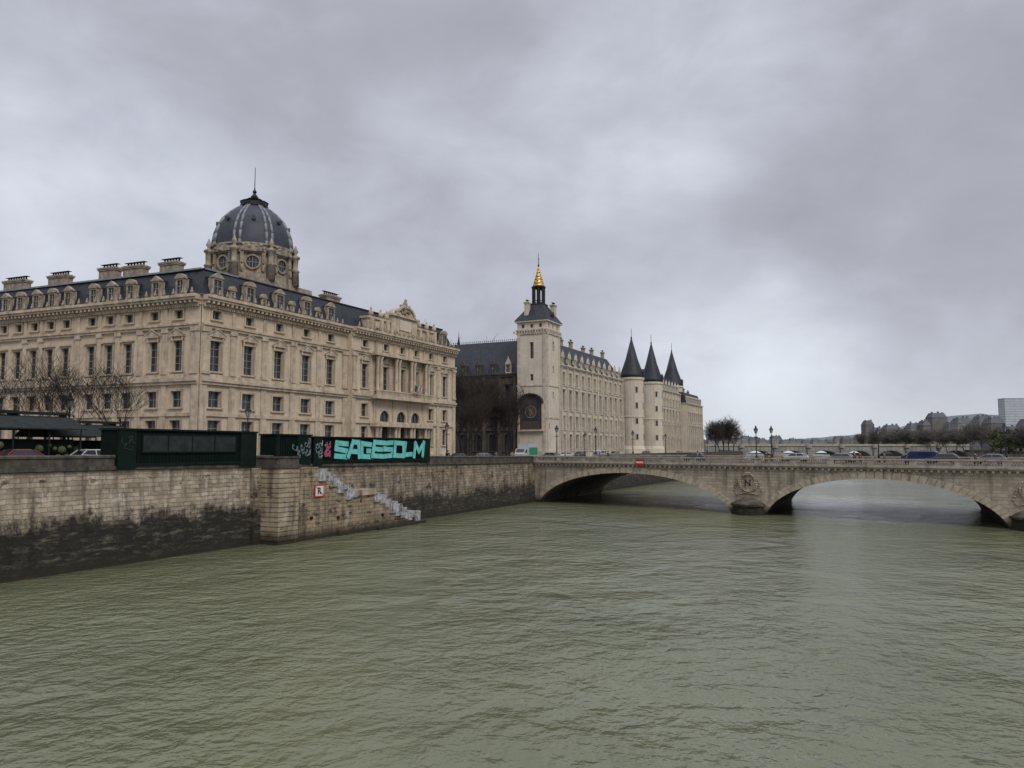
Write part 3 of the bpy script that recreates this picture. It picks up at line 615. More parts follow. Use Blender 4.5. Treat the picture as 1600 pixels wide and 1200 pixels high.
for k in range(8):
    a=a8+2*math.pi*k/8; c_,s_=math.cos(a),math.sin(a)
    x,y=DX+6.8*c_,DY+6.8*s_
    m=MB(); m.lathe(x,y,[(.65,z0),(.55,z0+2.2),(.7,z0+2.3),(.4,z0+2.7),(.45,z1-.6),(.7,z1-.4),(.7,z1-.1),(.3,z1+.05),(.2,z1+.3),(.42,z1+.75),(.26,z1+1.1),(.05,z1+1.7)],8)
    O('corner_buttress',m,M['rooftrim'],ct,True)
zs=dz(400); ze_=dz(325); hh_=ze_-zs
pf=[(6.15,zs-.3),(6.12,zs),(6.1,zs+.14*hh_),(5.9,zs+.32*hh_),(5.45,zs+.50*hh_),(4.75,zs+.67*hh_),(3.8,zs+.81*hh_),(2.8,zs+.92*hh_),(1.9,ze_)]
m=MB(); m.lathe(DX,DY,pf,40); O('dome',m,M['dslate'],ct,True)
for k in range(8):
    m=MB(); a=a8+2*math.pi*k/8
    for da in (-.075,.075):
        for i in range(len(pf)-1):
            (r0,za),(r1,zb)=pf[i],pf[i+1]; m.tube((DX+r0*math.cos(a+da),DY+r0*math.sin(a+da),za),(DX+r1*math.cos(a+da),DY+r1*math.sin(a+da),zb),.27-.015*i,.255-.015*i,6)
    O('dome_rib',m,M['lead'],ct,True)
for k in range(8):
    a=2*math.pi*k/8; r=5.2; m=MB((DX+r*math.cos(a),DY+r*math.sin(a),a+math.pi/2)); z=zs+.6*hh_
    m.extr([(.3*math.cos(2*math.pi*j/10),z+.34*math.sin(2*math.pi*j/10)) for j in range(10)],-.3,.4); O('dome_lucarne',m,M['dslate'],ct)
m=MB(); za=dz(325); zb=dz(302); zc=dz(262)
m.lathe(DX,DY,[(2.2,za),(2.2,za+.15),(2.1,za+.15),(2.1,za+.65),(2.2,za+.8),(1.2,za+.8),(.9,za+1.1),(1.2,za+1.3),(.45,za+1.6),(.35,zb-.3),(.12,zb),(.24,zb+.2),(.07,zb+.5),(.045,zc)],12); O('lantern',m,M['iron'],ct,False)
m=MB(); zf=dz(305); m.lathe(DX,DY,[(.5,zf-.6),(.6,zf-.3),(.15,zf+.2),(.35,zf+.5),(.1,zf+.9),(.09,zf+1.2)],8); O('finial',m,M['iron'],ct)
uf=fu(628,608)
for i,(dx,cols) in enumerate(((-.9,'b'),(.0,'f'),(.9,'f'))):
    p=CO+D*(uf+dx)+N*2.35
    f=E('flag',(p.x,p.y,ZB+11.2),QANG,['blue flag left of two others on the portico balcony','limp tricolour flag in the middle of the portico balcony','right tricolour flag on the portico balcony'][i],'flag','flags on the courthouse balcony')
    m=MB(); m.tube((0,0,-.2),(.1,-1.0,1.8),.03,.02,5); O('pole',m,M['iron'],f)
    m=MB()
    for k in range(3):
        m.mi=k; m.add([(.1+.2*k,-.95+.05*(k%2),1.7-.15*k),(.1+.2*(k+1),-.95+.05*((k+1)%2),1.7-.15*(k+1)),(.1+.18*(k+1),-.75,.6-.1*k),(.1+.18*k,-.75,.65-.1*k)],[(0,1,2,3)])
    O('cloth',m,[CP['blue'],M['white'] if cols=='f' else CP['blue'],M['red'] if cols=='f' else CP['blue']],f)

# ================================================================= PALACE
PB=6.9
t_tc=along(854,C0,D,600)
tp=C0+D*t_tc
tw=E('clock_tower',(tp.x,tp.y,PB),QANG,'tall square pale stone clock tower with gilded spire at the palace corner','tower')
TW=8.6; TD=8.0; Z=lambda py:zat(py,tp.y+1)-PB
zt=Z(500)
FB=(0,0,0); FS=(0,0,R(-90))
rf=[(3.9,4.7,14.5,16.3),(3.9,4.7,21,22.8),(3.9,4.9,26.6,29),(1.2,2.0,7,8.4),(6.5,7.3,zt-1.8,zt-.9),(3.8,4.6,zt-1.8,zt-.9),(1.2,2,zt-1.8,zt-.9)]
rs=[(-4.5,-3.5,24.5,28.6),(-4.4,-3.6,19.0,20.6),(-6.8,-6,zt-1.8,zt-.9),(-4.4,-3.6,zt-1.8,zt-.9),(-2,-1.2,zt-1.8,zt-.9)]
m=MB(FB); m.wall(0,TW,-.6,zt,rf,0,.5); m.fr=FS; m.wall(-TD,0,-.6,zt,rs,0,.5); m.fr=None
m.quad((TW,0,-.6),(TW,TD,-.6),(TW,TD,zt),(TW,0,zt)); m.quad((0,TD,-.6),(TW,TD,-.6),(TW,TD,zt),(0,TD,zt)); O('wall',m,M['stone2'],tw)
for rr,fr in ((rf,FB),(rs,FS)):
    for a,b_,c_,d_ in rr:
        m=MB(fr); m.quad((a,.45,c_),(b_,.45,c_),(b_,.45,d_),(a,.45,d_)); m.mi=1; m.box((a+b_)/2-.04,(a+b_)/2+.04,.38,.44,c_,d_); m.box(a,b_,.38,.44,(c_+d_)/2,(c_+d_)/2+.07); O('window',m,[M['glass'],M['frame']],tw)
m=MB()
for z,d_,h in ((-.6,.3,2.2),(9.6,.15,.4),(17.6,.15,.3),(zt-3.4,.25,.3),(zt-2.5,.35,.3),(zt-.35,.5,.4)):
    m.box(-d_,TW+d_,-d_,TD+d_,z,z+h)
for x in (0.1,TW-.9): m.box(x,x+.8,-.18,0,1.6,zt-3.4)
for y in (.1,TD-.9): m.box(-.18,0,y,y+.8,1.6,zt-3.4)
x=-.3
while x<TW+.3: m.box(x,x+.28,-.36,0,zt-3.1,zt-2.5); m.box(-.36,0,x,x+.28,zt-3.1,zt-2.5); x+=.75
O('string_courses',m,M['trim2'],tw)
cx,cy=TW/2,TD/2; zr=Z(472)
m=MB(); sq=((-1,-1),(1,-1),(1,1),(-1,1)); m.loft([[(cx+sx*(TW/2+.6),cy+sy*(TD/2+.6),zt+.05) for sx,sy in sq],[(cx+sx*3.2,cy+sy*3.0,zt+2.4) for sx,sy in sq],[(cx+sx*1.7,cy+sy*1.7,zr) for sx,sy in sq]]); O('roof',m,M['slate'],tw)
m=MB(); m.box(cx-.5,cx+.5,-.1,1.4,zt+.4,zt+1.7); m.extr([(cx-.65,zt+1.7),(cx+.65,zt+1.7),(cx,zt+2.5)],-.2,1.7); O('roof_lucarne',m,M['slate'],tw)
m=MB(); za,zb=zr,Z(441)
m.box(cx-1.8,cx+1.8,cy-1.8,cy+1.8,za-.1,za+.3)
for k in range(8):
    a=a8+k*math.pi/4; m.tube((cx+1.45*math.cos(a),cy+1.45*math.sin(a),za),(cx+1.45*math.cos(a),cy+1.45*math.sin(a),zb-.3),.24,.24,6)
    a2=a+math.pi/4; m.tube((cx+1.45*math.cos(a),cy+1.45*math.sin(a),za+1.1),(cx+1.45*math.cos(a2),cy+1.45*math.sin(a2),za+1.1),.09,.09,4); m.tube((cx+1.45*math.cos(a),cy+1.45*math.sin(a),zb-1.4),((cx+1.45*math.cos(a)+cx+1.45*math.cos(a2))/2,(2*cy+1.45*math.sin(a)+1.45*math.sin(a2))/2,zb-.6),.12,.12,4)
m.lathe(cx,cy,[(1.8,zb-.6),(1.9,zb-.3),(1.55,zb)],8,a8); m.lathe(cx,cy,[(.5,za),(.5,zb-.5)],6)
O('open_lantern',m,M['iron'],tw)
m=MB(); zb2=Z(410); nr=14; n=16
for i in range(nr):
    for j in range(n):
        r0=1.4*(1-i/nr)**1.1+.12; r1=1.4*(1-(i+1)/nr)**1.1+.12
        tri=abs((j%4)-2); m.mi=0 if ((i*2+tri)%5)<3 else 1
        z0_=zb+(zb2-zb)*i/nr; z1_=zb+(zb2-zb)*(i+1)/nr
        p=lambda r,jj,z:(cx+r*math.cos(2*math.pi*jj/n),cy+r*math.sin(2*math.pi*jj/n),z)
        m.add([p(r0,j,z0_),p(r0,j+1,z0_),p(r1,j+1,z1_),p(r1,j,z1_)],[(0,1,2,3)])
O('gilded_spire',m,[M['gold'],surf('dark_gilding',(.14,.085,.02),(.09,.055,.015),3,.5)],tw)
m=MB(); m.lathe(cx,cy,[(.12,zb2),(.3,zb2+.3),(.1,zb2+.6),(.07,Z(398)),(.05,Z(388))],8); zz=Z(398); m.box(cx-.5,cx+.5,cy-.03,cy+.03,zz,zz+.12); O('weather_vane',m,M['iron'],tw)
chimney(tw,7.5,1.3,1.5,1.1,zt,Z(469),0,'trim2',3); chimney(tw,1.1,5.7,1.3,1.1,zt,Z(469),0,'trim2',2)
m=MB(FS); zc=zat(643,tp.y)-PB; uc_=-TD/2-.1
m.extr([(uc_-3,zc-4.2),(uc_+3,zc-4.2),(uc_+3,zc+2)]+[(uc_+3*math.cos(math.pi*i/12),zc+2+2.2*math.sin(math.pi*i/12)) for i in range(1,12)]+[(uc_-3,zc+2)],-.35,-.1)
ck=O('clock_surround',m,surf('clock_backing',(.06,.055,.06),(.09,.065,.04),1.5,.6),tw)
m=MB(FS); m.extr([(uc_-2.0,zc-2.0),(uc_+2.0,zc-2.0),(uc_+2.0,zc+2.0),(uc_-2.0,zc+2.0)],-.45,-.36); O('dial_panel',m,surf('dial_blue',(.04,.045,.08),(.03,.035,.055),2,.5),ck)
m=MB(FS)
for i in range(24):
    a0=2*math.pi*i/24; a1=2*math.pi*(i+1)/24; m.extr([(uc_+1.55*math.cos(a0),zc+1.55*math.sin(a0)),(uc_+1.55*math.cos(a1),zc+1.55*math.sin(a1)),(uc_+1.38*math.cos(a1),zc+1.38*math.sin(a1)),(uc_+1.38*math.cos(a0),zc+1.38*math.sin(a0))],-.5,-.46)
for i in range(12):
    a=2*math.pi*i/12; m.tube((uc_+.2*math.cos(a),-.47,zc+.2*math.sin(a)),(uc_+1.38*math.cos(a),-.47,zc+1.38*math.sin(a)),.07,.03,4)
O('gilt_dial',m,surf('dull_gilding',(.34,.23,.09),(.24,.15,.06),3,.5),ck)
m=MB(FS); m.tube((uc_,-.53,zc),(uc_+.9,-.53,zc+.6),.06,.03,4); m.tube((uc_,-.53,zc),(uc_-.2,-.53,zc-1.2),.05,.02,4); O('clock_hands',m,M['gold'],ck)
m=MB(FS); 
pts=[(uc_+3.4*math.cos(math.pi*i/12),zc+2+2.6*math.sin(math.pi*i/12)) for i in range(13)]; pin=[(uc_+3.05*math.cos(math.pi*i/12),zc+2+2.25*math.sin(math.pi*i/12)) for i in range(13)]
for i in range(12): m.extr([pts[i],pts[i+1],pin[i+1],pin[i]],-1.1,-.05)
O('clock_canopy',m,M['slate'],ck)
m=MB(FS); m.box(uc_-3.3,uc_-3.02,-.7,-.05,zc-4.4,zc+2); m.box(uc_+3.02,uc_+3.3,-.7,-.05,zc-4.4,zc+2); m.box(uc_-3.4,uc_+3.4,-.8,-.05,zc-4.8,zc-4.4); O('clock_frame',m,M['trim'],ck)

def palace(label,t0,t1,eave,ridge,rows,nb,stone='stone2',trim='trim2',dorm='tall',chim=0,depth=14,w=20,butt=True,flat=False,dw=1.3,dh=2.2):
    o=W(t0,w); root=E('palace_wing',(o.x,o.y,PB),QANG,label,'building'); Lp=t1-t0; bays=[Lp*(i+.5)/nb for i in range(nb)]; rects=[]
    for u in bays:
        for (z0,h,wd,sur) in rows:
            rects.append((u-wd/2,u+wd/2,z0,z0+h)); window(root,FB,u,z0,wd,h,max(1,int(h/1.1)),0,.4,sur,trim,False)
    m=MB(); m.wall(0,Lp,-.6,eave,rects,0,.4); m.quad((Lp,0,-.6),(Lp,depth,-.6),(Lp,depth,eave),(Lp,0,eave)); m.quad((0,0,-.6),(0,depth,-.6),(0,depth,eave),(0,0,eave)); m.quad((0,depth,-.6),(Lp,depth,-.6),(Lp,depth,eave),(0,depth,eave)); O('wall',m,M[stone],root)
    m=MB(); band(m,0,Lp,-.6,1.2,0,.25)
    for (z0,h,wd,sur) in rows: band(m,0,Lp,z0-.75,z0-.45,0,.22)
    band(m,0,Lp,eave-.6,eave-.3,0,.3); m.box(-.3,Lp+.3,-.6,depth+.3,eave-.3,eave+.02)
    x=.2
    while x<Lp-.3: m.box(x,x+.25,-.5,0,eave-.62,eave-.31); x+=.7
    O('cornice',m,M[trim],root)
    if butt:
        for i in range(nb+1):
            u=min(max(Lp*i/nb,.5),Lp-.5); m=MB(); m.box(u-.4,u+.4,-.55,.02,-.6,eave*.5); m.box(u-.33,u+.33,-.35,.02,eave*.5,eave-.62); O('buttress',m,M[trim],root)
    m=MB()
    if flat: m.loft([[(0,.1,eave+.03),(Lp,.1,eave+.03),(Lp,depth,eave+.03),(0,depth,eave+.03)],[(1,1.6,ridge-.6),(Lp-1,1.6,ridge-.6),(Lp-1,depth-2,ridge-.6),(1,depth-2,ridge-.6)],[(4,5,ridge),(Lp-4,5,ridge),(Lp-4,depth-5,ridge),(4,depth-5,ridge)]])
    else: m.loft([[(0,.1,eave+.03),(Lp,.1,eave+.03),(Lp,depth,eave+.03),(0,depth,eave+.03)],[(.3,depth*.36,ridge),(Lp-.3,depth*.36,ridge),(Lp-.3,depth*.36+.4,ridge),(.3,depth*.36+.4,ridge)]])
    O('roof',m,M['slate'],root)
    for i,u in enumerate(bays):
        if dorm: dormer(root,FB,u,.05,eave+.04,dw,dh,2.4,trim,dorm)
    for i in range(chim):
        u=Lp*(i+.5)/chim+(.8 if i%2 else -.5); chimney(root,u,depth*.36+.3,1.2,.8,eave+2.5,ridge+1.4+(i%3)*.3,0,'rooftrim',2)
    return root
tA=t_tc+TW+.05; tR1=along(973,C0,D,650)
ev=zat(569,(C0+D*tA).y)-PB
rows4=[(2.2,3.6,1.8,'plain'),(7.6,3.0,1.6,'plain'),(12.6,4.6,1.7,'corn'),(19.0,2.9,1.5,'plain')]
palace('long pale palace wing with gabled dormers between clock tower and round turrets',tA,tR1,ev,ev+6.8,rows4,11,chim=6,dh=2.0)
def rtower(px,yb,ya,r,w,label):
    t=along(px,C0-N*(w-20),D,650); p=W(t,w); root=E('round_tower',(p.x,p.y,PB),QANG,label,'tower','round palace turrets'); ze=zat(yb,p.y)-PB; zt=zat(ya,p.y)-PB
    m=MB(); m.lathe(0,0,[(r+.5,-.6),(r+.4,2),(r,3),(r,12),(r+.15,12.1),(r+.15,12.4),(r,12.5),(r,ze-1.2),(r+.3,ze-.8),(r+.3,ze)],24); O('wall',m,M['stone2'],root,False)
    m=MB(); m.lathe(0,0,[(r+.35,ze-.1),(r+.05,ze+1.0),(r*.53,ze+(zt-ze)*.47),(.18,zt)],24); O('conical_roof',m,M['slate'],root,True)
    m=MB(); m.lathe(0,0,[(.18,zt-.1),(.3,zt+.3),(.08,zt+.7),(.06,zt+3.4)],6); m.box(-.35,.35,-.03,.03,zt+2.2,zt+2.4); O('finial',m,M['iron'],root)
    for a in (-90,-140,-40):
        for z in (5,10,15,20):
            fr=((r+.02)*math.cos(R(a)),(r+.02)*math.sin(R(a)),R(a+90)); m=MB(fr); m.box(-.35,.35,-.06,.1,z,z+1.7); m.mi=1; m.box(-.5,-.36,-.12,.1,z-.1,z+1.85); m.box(.36,.5,-.12,.1,z-.1,z+1.85); m.box(-.5,.5,-.13,.1,z+1.72,z+1.9); O('window',m,[M['glass'],M['trim2']],root)
    m=MB(); m.box(-.5,.5,-r-.3,-r+1,ze+.3,ze+1.6); m.extr([(-.65,ze+1.6),(.65,ze+1.6),(0,ze+2.6)],-r-.35,-r+1.4); O('roof_lucarne',m,M['slate'],root)
rtower(988,590,529,3.7,19,'nearest round pale turret with dark conical roof on the palace')
rtower(1019,597,537,3.7,19,'middle round turret with conical slate roof on the palace')
rtower(1051,603,549,4.2,25,'farthest conical turret behind the richly windowed palace front')
palace('narrow wall with tall door linking the two nearest turrets',along(994,C0,D),along(1018,C0,D),17,21,[(3,3,1.6,'plain'),(9,3,1.5,'plain')],3,dorm=None,butt=False,w=22)
tc2=along(1030,C0,D,650); td=along(1063,C0,D,650); ev2=zat(607,(C0+D*tc2).y)-PB
palace('ornate palace front right of the middle turret, with crowded windows',tc2,td,ev2,ev2+4.5,[(2,4,1.9,'plain'),(7.4,3.4,1.7,'corn'),(12.6,4,1.7,'corn'),(18.6,2.4,1.5,'plain')],7,chim=3,dorm='tall')
te=along(1097,W(0,17.5),D,650); 
palace('classical end pavilion of the palace with mansard roof beside the bare tree',td+.3,te,ev2-3.6,ev2+1.4,[(2,3.6,2.0,'plain'),(7.6,3.4,1.8,'corn'),(13,3.4,1.8,'corn')],8,chim=4,dorm='arc',w=17.5,flat=True)
# boulevard wing
o=W(t_tc+1.2,20+TD); bw=E('palace_wing',(o.x,o.y,PB),QANG-math.pi/2,'dark sooty palace wing with steep roof left of the clock tower','building')
evb=zat(582,o.y)-PB; Lb=62; bays=[-3.2-4.4*i for i in range(13)]; rects=[]
for u in bays:
    for z0,h,wd,sur in ((1.5,4.2,2.2,'plain'),(8.2,3.2,1.7,'plain'),(14,4.2,1.6,'corn')):
        rects.append((u-wd/2,u+wd/2,z0,z0+h)); window(bw,FB,u,z0,wd,h,3,0,.4,sur,'sooty',False)
m=MB(); m.wall(-Lb,0,-.6,evb,rects,0,.4)
for u in bays: m.arcfill(u,2.2,5.7,0,.4)
m.quad((0,0,-.6),(0,15,-.6),(0,15,evb),(0,0,evb)); m.quad((-Lb,15,-.6),(0,15,-.6),(0,15,evb),(-Lb,15,evb)); O('wall',m,M['sooty'],bw)
m=MB()
for z,d_ in ((6.6,.3),(12.4,.3),(evb-.9,.35),(evb-.4,.6)): m.box(-Lb,0,-d_,.02,z,z+.35)
O('cornice',m,M['sooty'],bw)
for i in range(14): m=MB(); m.box(-1-4.4*i-.4,-1-4.4*i+.4,-.62,.02,-.6,evb-.95); O('buttress',m,M['sooty'],bw)
zr_=zat(532,o.y+7)-PB
m=MB(); m.loft([[(-Lb,0,evb),(0,0,evb),(0,15,evb),(-Lb,15,evb)],[(-Lb+3,6.5,zr_),(-4,6.5,zr_),(-4,8.5,zr_),(-Lb+3,8.5,zr_)]]); O('roof',m,M['slate'],bw)
m=MB(); x=-Lb+3
while x<-4: m.box(x,x+.06,7.4,7.5,zr_,zr_+.75); m.box(x-.1,x+.16,7.42,7.48,zr_+.45,zr_+.6); x+=.6
m.box(-Lb+3,-4,7.42,7.48,zr_+.02,zr_+.12); m.lathe(-22,7.5,[(.5,zr_),(.3,zr_+1),(.1,zr_+2.4),(.02,zr_+4)],6); m.lathe(-4,7.5,[(.3,zr_),(.1,zr_+1.4),(.02,zr_+2.5)],6)
O('roof_cresting',m,M['iron'],bw)
for i,u in enumerate(bays): dormer(bw,FB,u,0,evb,1.4,2.3,3,'trim' if i<1 else 'sooty','tall')

# ================================================================= CABINS on the parapet
def squiggle(m,x0,x1,z0,z1,y,n,seed,r=.045):
    rnd=random.Random(seed)
    for k in range(n):
        cx=rnd.uniform(x0,x1); cz=rnd.uniform(z0+.3,z1-.3); a=rnd.uniform(0,6); p=None
        for i in range(9):
            a+=rnd.uniform(.4,1.1); rr=rnd.uniform(.12,.4); q_=(min(max(cx+rr*math.cos(a)+i*.04,x0),x1),y,min(max(cz+rr*math.sin(a),z0),z1))
            if p: m.tube(p,q_,r,r,4)
            p=q_
def cabin(t0,t1,z0,z1,label,posts,pan):
    o=W(t0,0); c=E('river_cabin',(o.x,o.y,0),QANG,label,'cabin'); Lc=t1-t0; y0,y1=-.35,1.75
    m=MB(); m.box(0,Lc,y0+.08,y1,z0,z1-.16)
    x=.0
    while x<Lc-.1: m.box(x+.02,x+.12,y0+.03,y0+.09,z0+.1,z1-.3); x+=.35
    O('body',m,M['greend'],c)
    m=MB(); m.box(-.12,Lc+.12,y0-.12,y1+.12,z1-.15,z1); m.box(-.05,Lc+.05,y0-.03,y0+.07,z0-.02,z0+.22)
    O('roof',m,M['green'],c)
    for a,b_ in posts:
        m=MB(); m.box(a,b_,y0-.06,y0+.06,z0-.25,z1-.16); O('end_post',m,M['green'],c)
    for a,b_ in pan:
        m=MB(); m.box(a,b_,y0-.02,y0+.05,z0+1.15,z1-.5); O('panel',m,M['panel'],c)
        m=MB(); m.box(a-.06,b_+.06,y0-.07,y0+.02,z0+1.03,z0+1.14); m.box(a-.06,b_+.06,y0-.07,y0+.02,z1-.49,z1-.4); x=a
        while x<=b_+.01: m.box(x-.05,x+.05,y0-.06,y0+.02,z0+1.14,z1-.49); x+=(b_-a)/4
        O('panel_frame',m,M['green'],c)
    return c,Lc
a=qt(180,0); b_=qt(396,0)
c,Lc=cabin(a,b_,7.75,10.78,'long dark green cabin with grey panels, left of the river stairs',[(0,1.6),(b_-a-2.0,b_-a)],[(2.2,(b_-a)-2.6)])
m=MB(); squiggle(m,.2,1.5,8.9,10.3,-.42,3,5,.03); O('faded_graffiti',m,M['faint'],c)
a=qt(427,0); b_=qt(482,0)
c,Lc=cabin(a,b_,7.8,10.62,'short dark green cabin with pale scribbles, directly left of teal lettering',[(0,.5),(b_-a-2.2,b_-a)],[])
m=MB(); squiggle(m,2.3,Lc-.2,8.2,10.2,-.44,9,11,.045); O('scribbled_graffiti',m,M['palet'],c)
a=qt(486,0); b_=qt(668,0); L2=b_-a
c,Lc=cabin(a,b_,7.6,10.45,'long dark green cabin covered with large teal graffiti letters',[(0,1.4),(L2-2.2,L2)],[])
m=MB(); squiggle(m,.15,1.3,8.1,10.1,-.45,8,21,.05); O('scribbled_graffiti',m,M['palet'],c)
m=MB(); squiggle(m,1.7,2.6,8.1,10.0,-.42,9,31,.07); O('pink_graffiti',m,M['pink'],c)
g0=qt(516,.4)-a; g1=qt(654,.4)-a
ST={'S':[[(1,1),(.1,1),(0,.55),(1,.45),(.9,0),(-.1,0)]],
'A':[[(0,0),(.25,1),(.75,1),(1,0)],[(.1,.35),(.9,.35)]],
'G':[[(1,.95),(.1,1),(0,0),(.95,0),(1,.45),(.6,.45)]],
'E':[[(1,1),(0,1),(0,0),(1,0)],[(0,.5),(.8,.5)]],
'O':[[(.05,1),(.95,1),(1,0),(0,0),(.05,1)]],
'L':[[(0,1),(0,0),(1,.05)]],'M':[[(0,0),(0,1),(.5,.35),(1,1),(1,0)]]}
txt='SAGESOLM'; wl=(g1-g0)/len(txt); rnd=random.Random(4)
def letter(ch,xx,zc,w,h,th,y,mat,name,shear,rot):
    m=MB(); k=0; cr,sr=math.cos(rot),math.sin(rot)
    for path in ST[ch]:
        P2=[]
        for px_,pz in path:
            lx=(px_-.5)*w+shear*(pz-.5); lz=(pz-.5)*h; P2.append((xx+lx*cr-lz*sr,zc+lx*sr+lz*cr))
        for i in range(len(P2)-1):
            (xa,za),(xb,zb)=P2[i],P2[i+1]; dx,dz_=xb-xa,zb-za; l=math.hypot(dx,dz_); nx,nz=-dz_/l*th/2,dx/l*th/2; ex_,ez=dx/l*th*.45,dz_/l*th*.45
            yy=y-.0015*k; k+=1
            m.extr([(xa-ex_+nx,za-ez+nz),(xb+ex_+nx,zb+ez+nz),(xb+ex_-nx,zb+ez-nz),(xa-ex_-nx,za-ez-nz)],yy,yy+.012)
    return O(name,m,mat,c)
for i,ch in enumerate(txt):
    xx=g0+wl*(i+.5)+rnd.uniform(-.08,.08); hgt=1.5*rnd.uniform(.95,1.1); dzz=rnd.uniform(-.08,.08); sh=rnd.uniform(-.45,.45); ro=rnd.uniform(-.07,.07); yb=-.36-(i%2)*.05
    letter(ch,xx,9.0+dzz,wl*.9,hgt,.74,yb,M['black'],'graffiti_outline',sh,ro)
    letter(ch,xx,9.0+dzz,wl*.9,hgt,.55,yb-.024,M['teal'],'graffiti_letter',sh,ro)

# ================================================================= TREES
def bare(seed,levels=5,minr=.011,spread=.95,dens=.62,twig='twig'):
    rnd=random.Random(seed); T=MB(); Cr=MB(); mz=[0]; h=10
    def grow(p,d,ln,r,lv):
        mb=T if lv<=1 else Cr; n=3 if lv<=2 else 2; q_=p
        for i in range(n):
            d=(d+Vector((rnd.uniform(-.2,.2),rnd.uniform(-.2,.2),rnd.uniform(-.02,.14)))).normalized(); r1=max(minr,r*(.85 if lv==0 else .75))
            e=q_+d*(ln/n); mb.tube(q_,e,r,r1,7 if lv==0 else (5 if lv<3 else 3)); mz[0]=max(mz[0],e.z)
            if lv<levels and (i>0 or lv>0):
                k={0:1,1:1,2:1,3:1}.get(lv,1)+(1 if i==n-1 and lv<3 else 0)+(2 if lv==0 and i==n-1 else 0)+(1 if rnd.random()<dens and lv>0 else 0)
                for _ in range(k):
                    az=rnd.uniform(0,2*math.pi); o=Vector((math.cos(az),math.sin(az),rnd.uniform(.1,.8))); nd=(d*.65+o*spread*.7).normalized()
                    grow(e,nd,ln*rnd.uniform(.6,.85) if lv else ln*rnd.uniform(.85,1.15),max(minr,r1*.6),lv+1)
            q_=e; r=r1
    grow(Vector((0,0,-.2)),Vector((0,0,1)),h*.3,h*.022,0)
    s=10/mz[0]
    for mb in (T,Cr): mb.v=[(x*s,y*s,z*s) for x,y,z in mb.v]
    return T.mesh('trunk',M['bark'] if twig=='twig' else M['fartwig'],fixn=False),Cr.mesh('crown',M[twig],fixn=False)
BT=[bare(s,5,.013,.95,.12) for s in (2,5,9)]; BTALL=[bare(12,5,.012,.72,.6),bare(15,5,.012,.8,.6)]; BTF=[bare(s,5,.02,1.0,.9,'fartwig') for s in (21,22,23)]; BTD=[bare(s,5,.014,1.0,.9) for s in (31,32)]
def btree(px,w,h,label,k=0,xy=None,grp=None,lib=None):
    if xy is None: t=qt(px,w); p=W(t,w); z=gz(t)
    else: p=Vector(xy); z=6.9
    lib=lib or BT
    r=E('bare_tree',(p.x,p.y,z),random.uniform(0,6),label,'tree',grp); r.scale=(h/10,)*3
    O('trunk',lib[k%len(lib)][0],parent=r); O('crown',lib[k%len(lib)][1],parent=r)
gq='bare trees in front of the courthouse'
btree(30,17,11.0,'bare winter tree at the left edge in front of courthouse windows',0,grp=gq)
btree(104,16,11.6,'bare winter tree behind the market canopies',1,grp=gq)
btree(186,15,10.6,'bare winter tree just above the left green cabin',2,grp=gq)
btree(-40,16,10,'bare winter tree partly outside the left edge',1,grp=gq)
gp='bare trees before the dark palace wing'
for i,(px,y,h,lab) in enumerate(((722,172,24,'bare dark tree beside the right end of the courthouse'),(746,178,23,'bare dark tree in the middle of the dark palace wing'),(792,176,19,'bare dark tree just left of the clock tower'),(690,215,38,'tall bare tree rising behind the courthouse end'),(768,180,19,'low bare tree between two taller ones before the dark wing'),(733,160,16,'small bare tree nearest the quay before the dark wing'))):
    btree(0,0,h,lab,i,xy=(kx(px)*y,y),grp=gp,lib=BTALL)
for i,(px,y,h,lab) in enumerate(((1131,395,20,'big rounded bare tree at the end of the palace'),(1117,415,17,'lower bare tree behind the palace end pavilion'),(1145,410,16,'bare tree on the island tip quay'),(1125,370,16,'bare tree in front of the big rounded one'),(1138,430,19,'bare tree hidden in the clump past the palace'))):
    btree(0,0,h,lab,i+1,xy=(kx(px)*y,y),grp='bare trees at the island tip',lib=BTD)
def leafy(seed,mat):
    rnd=random.Random(seed); Cr=MB(); T=MB()
    T.tube((0,0,-.2),(.1,0,3.2),.28,.18,7)
    cl=[]
    for i in range(26):
        a=rnd.uniform(0,6.28); rr=rnd.uniform(.3,4.6); z=rnd.uniform(1.0,8.6); k=1-abs(z-4.2)/6; cl.append((rr*k*math.cos(a),rr*k*math.sin(a),z,rnd.uniform(.7,1.6)))
        T.tube((.1,0,min(3.0,z)),(cl[-1][0],cl[-1][1],z),.1,.03,4)
    for x,y,z,r in cl:
        for _ in range(90):
            v=Vector((rnd.gauss(0,1),rnd.gauss(0,1),rnd.gauss(0,.8))).normalized()*r*rnd.uniform(.4,1.15); s=rnd.uniform(.1,.28); n1=Vector((rnd.gauss(0,1),rnd.gauss(0,1),rnd.gauss(0,1))).normalized(); n2=n1.orthogonal().normalized(); n3=n1.cross(n2)
            c_=Vector((x,y,z))+v; Cr.add([tuple(c_+n2*s),tuple(c_+n3*s),tuple(c_-n2*s),tuple(c_-n3*s)],[(0,1,2,3)])
    return T.mesh('trunk',M['bark'],fixn=False),Cr.mesh('crown',mat,fixn=False)
LG=leafy(2,M['leafg'])
rt=random.Random(21)
def ordn(n): 
    return ['zeroth','first','second','third','fourth','fifth','sixth','seventh','eighth','ninth','tenth','eleventh','twelfth','thirteenth','fourteenth','fifteenth','sixteenth','seventeenth','eighteenth','nineteenth','twentieth','twenty-first','twenty-second','twenty-third','twenty-fourth','twenty-fifth','twenty-sixth','twenty-seventh','twenty-eighth'][n]
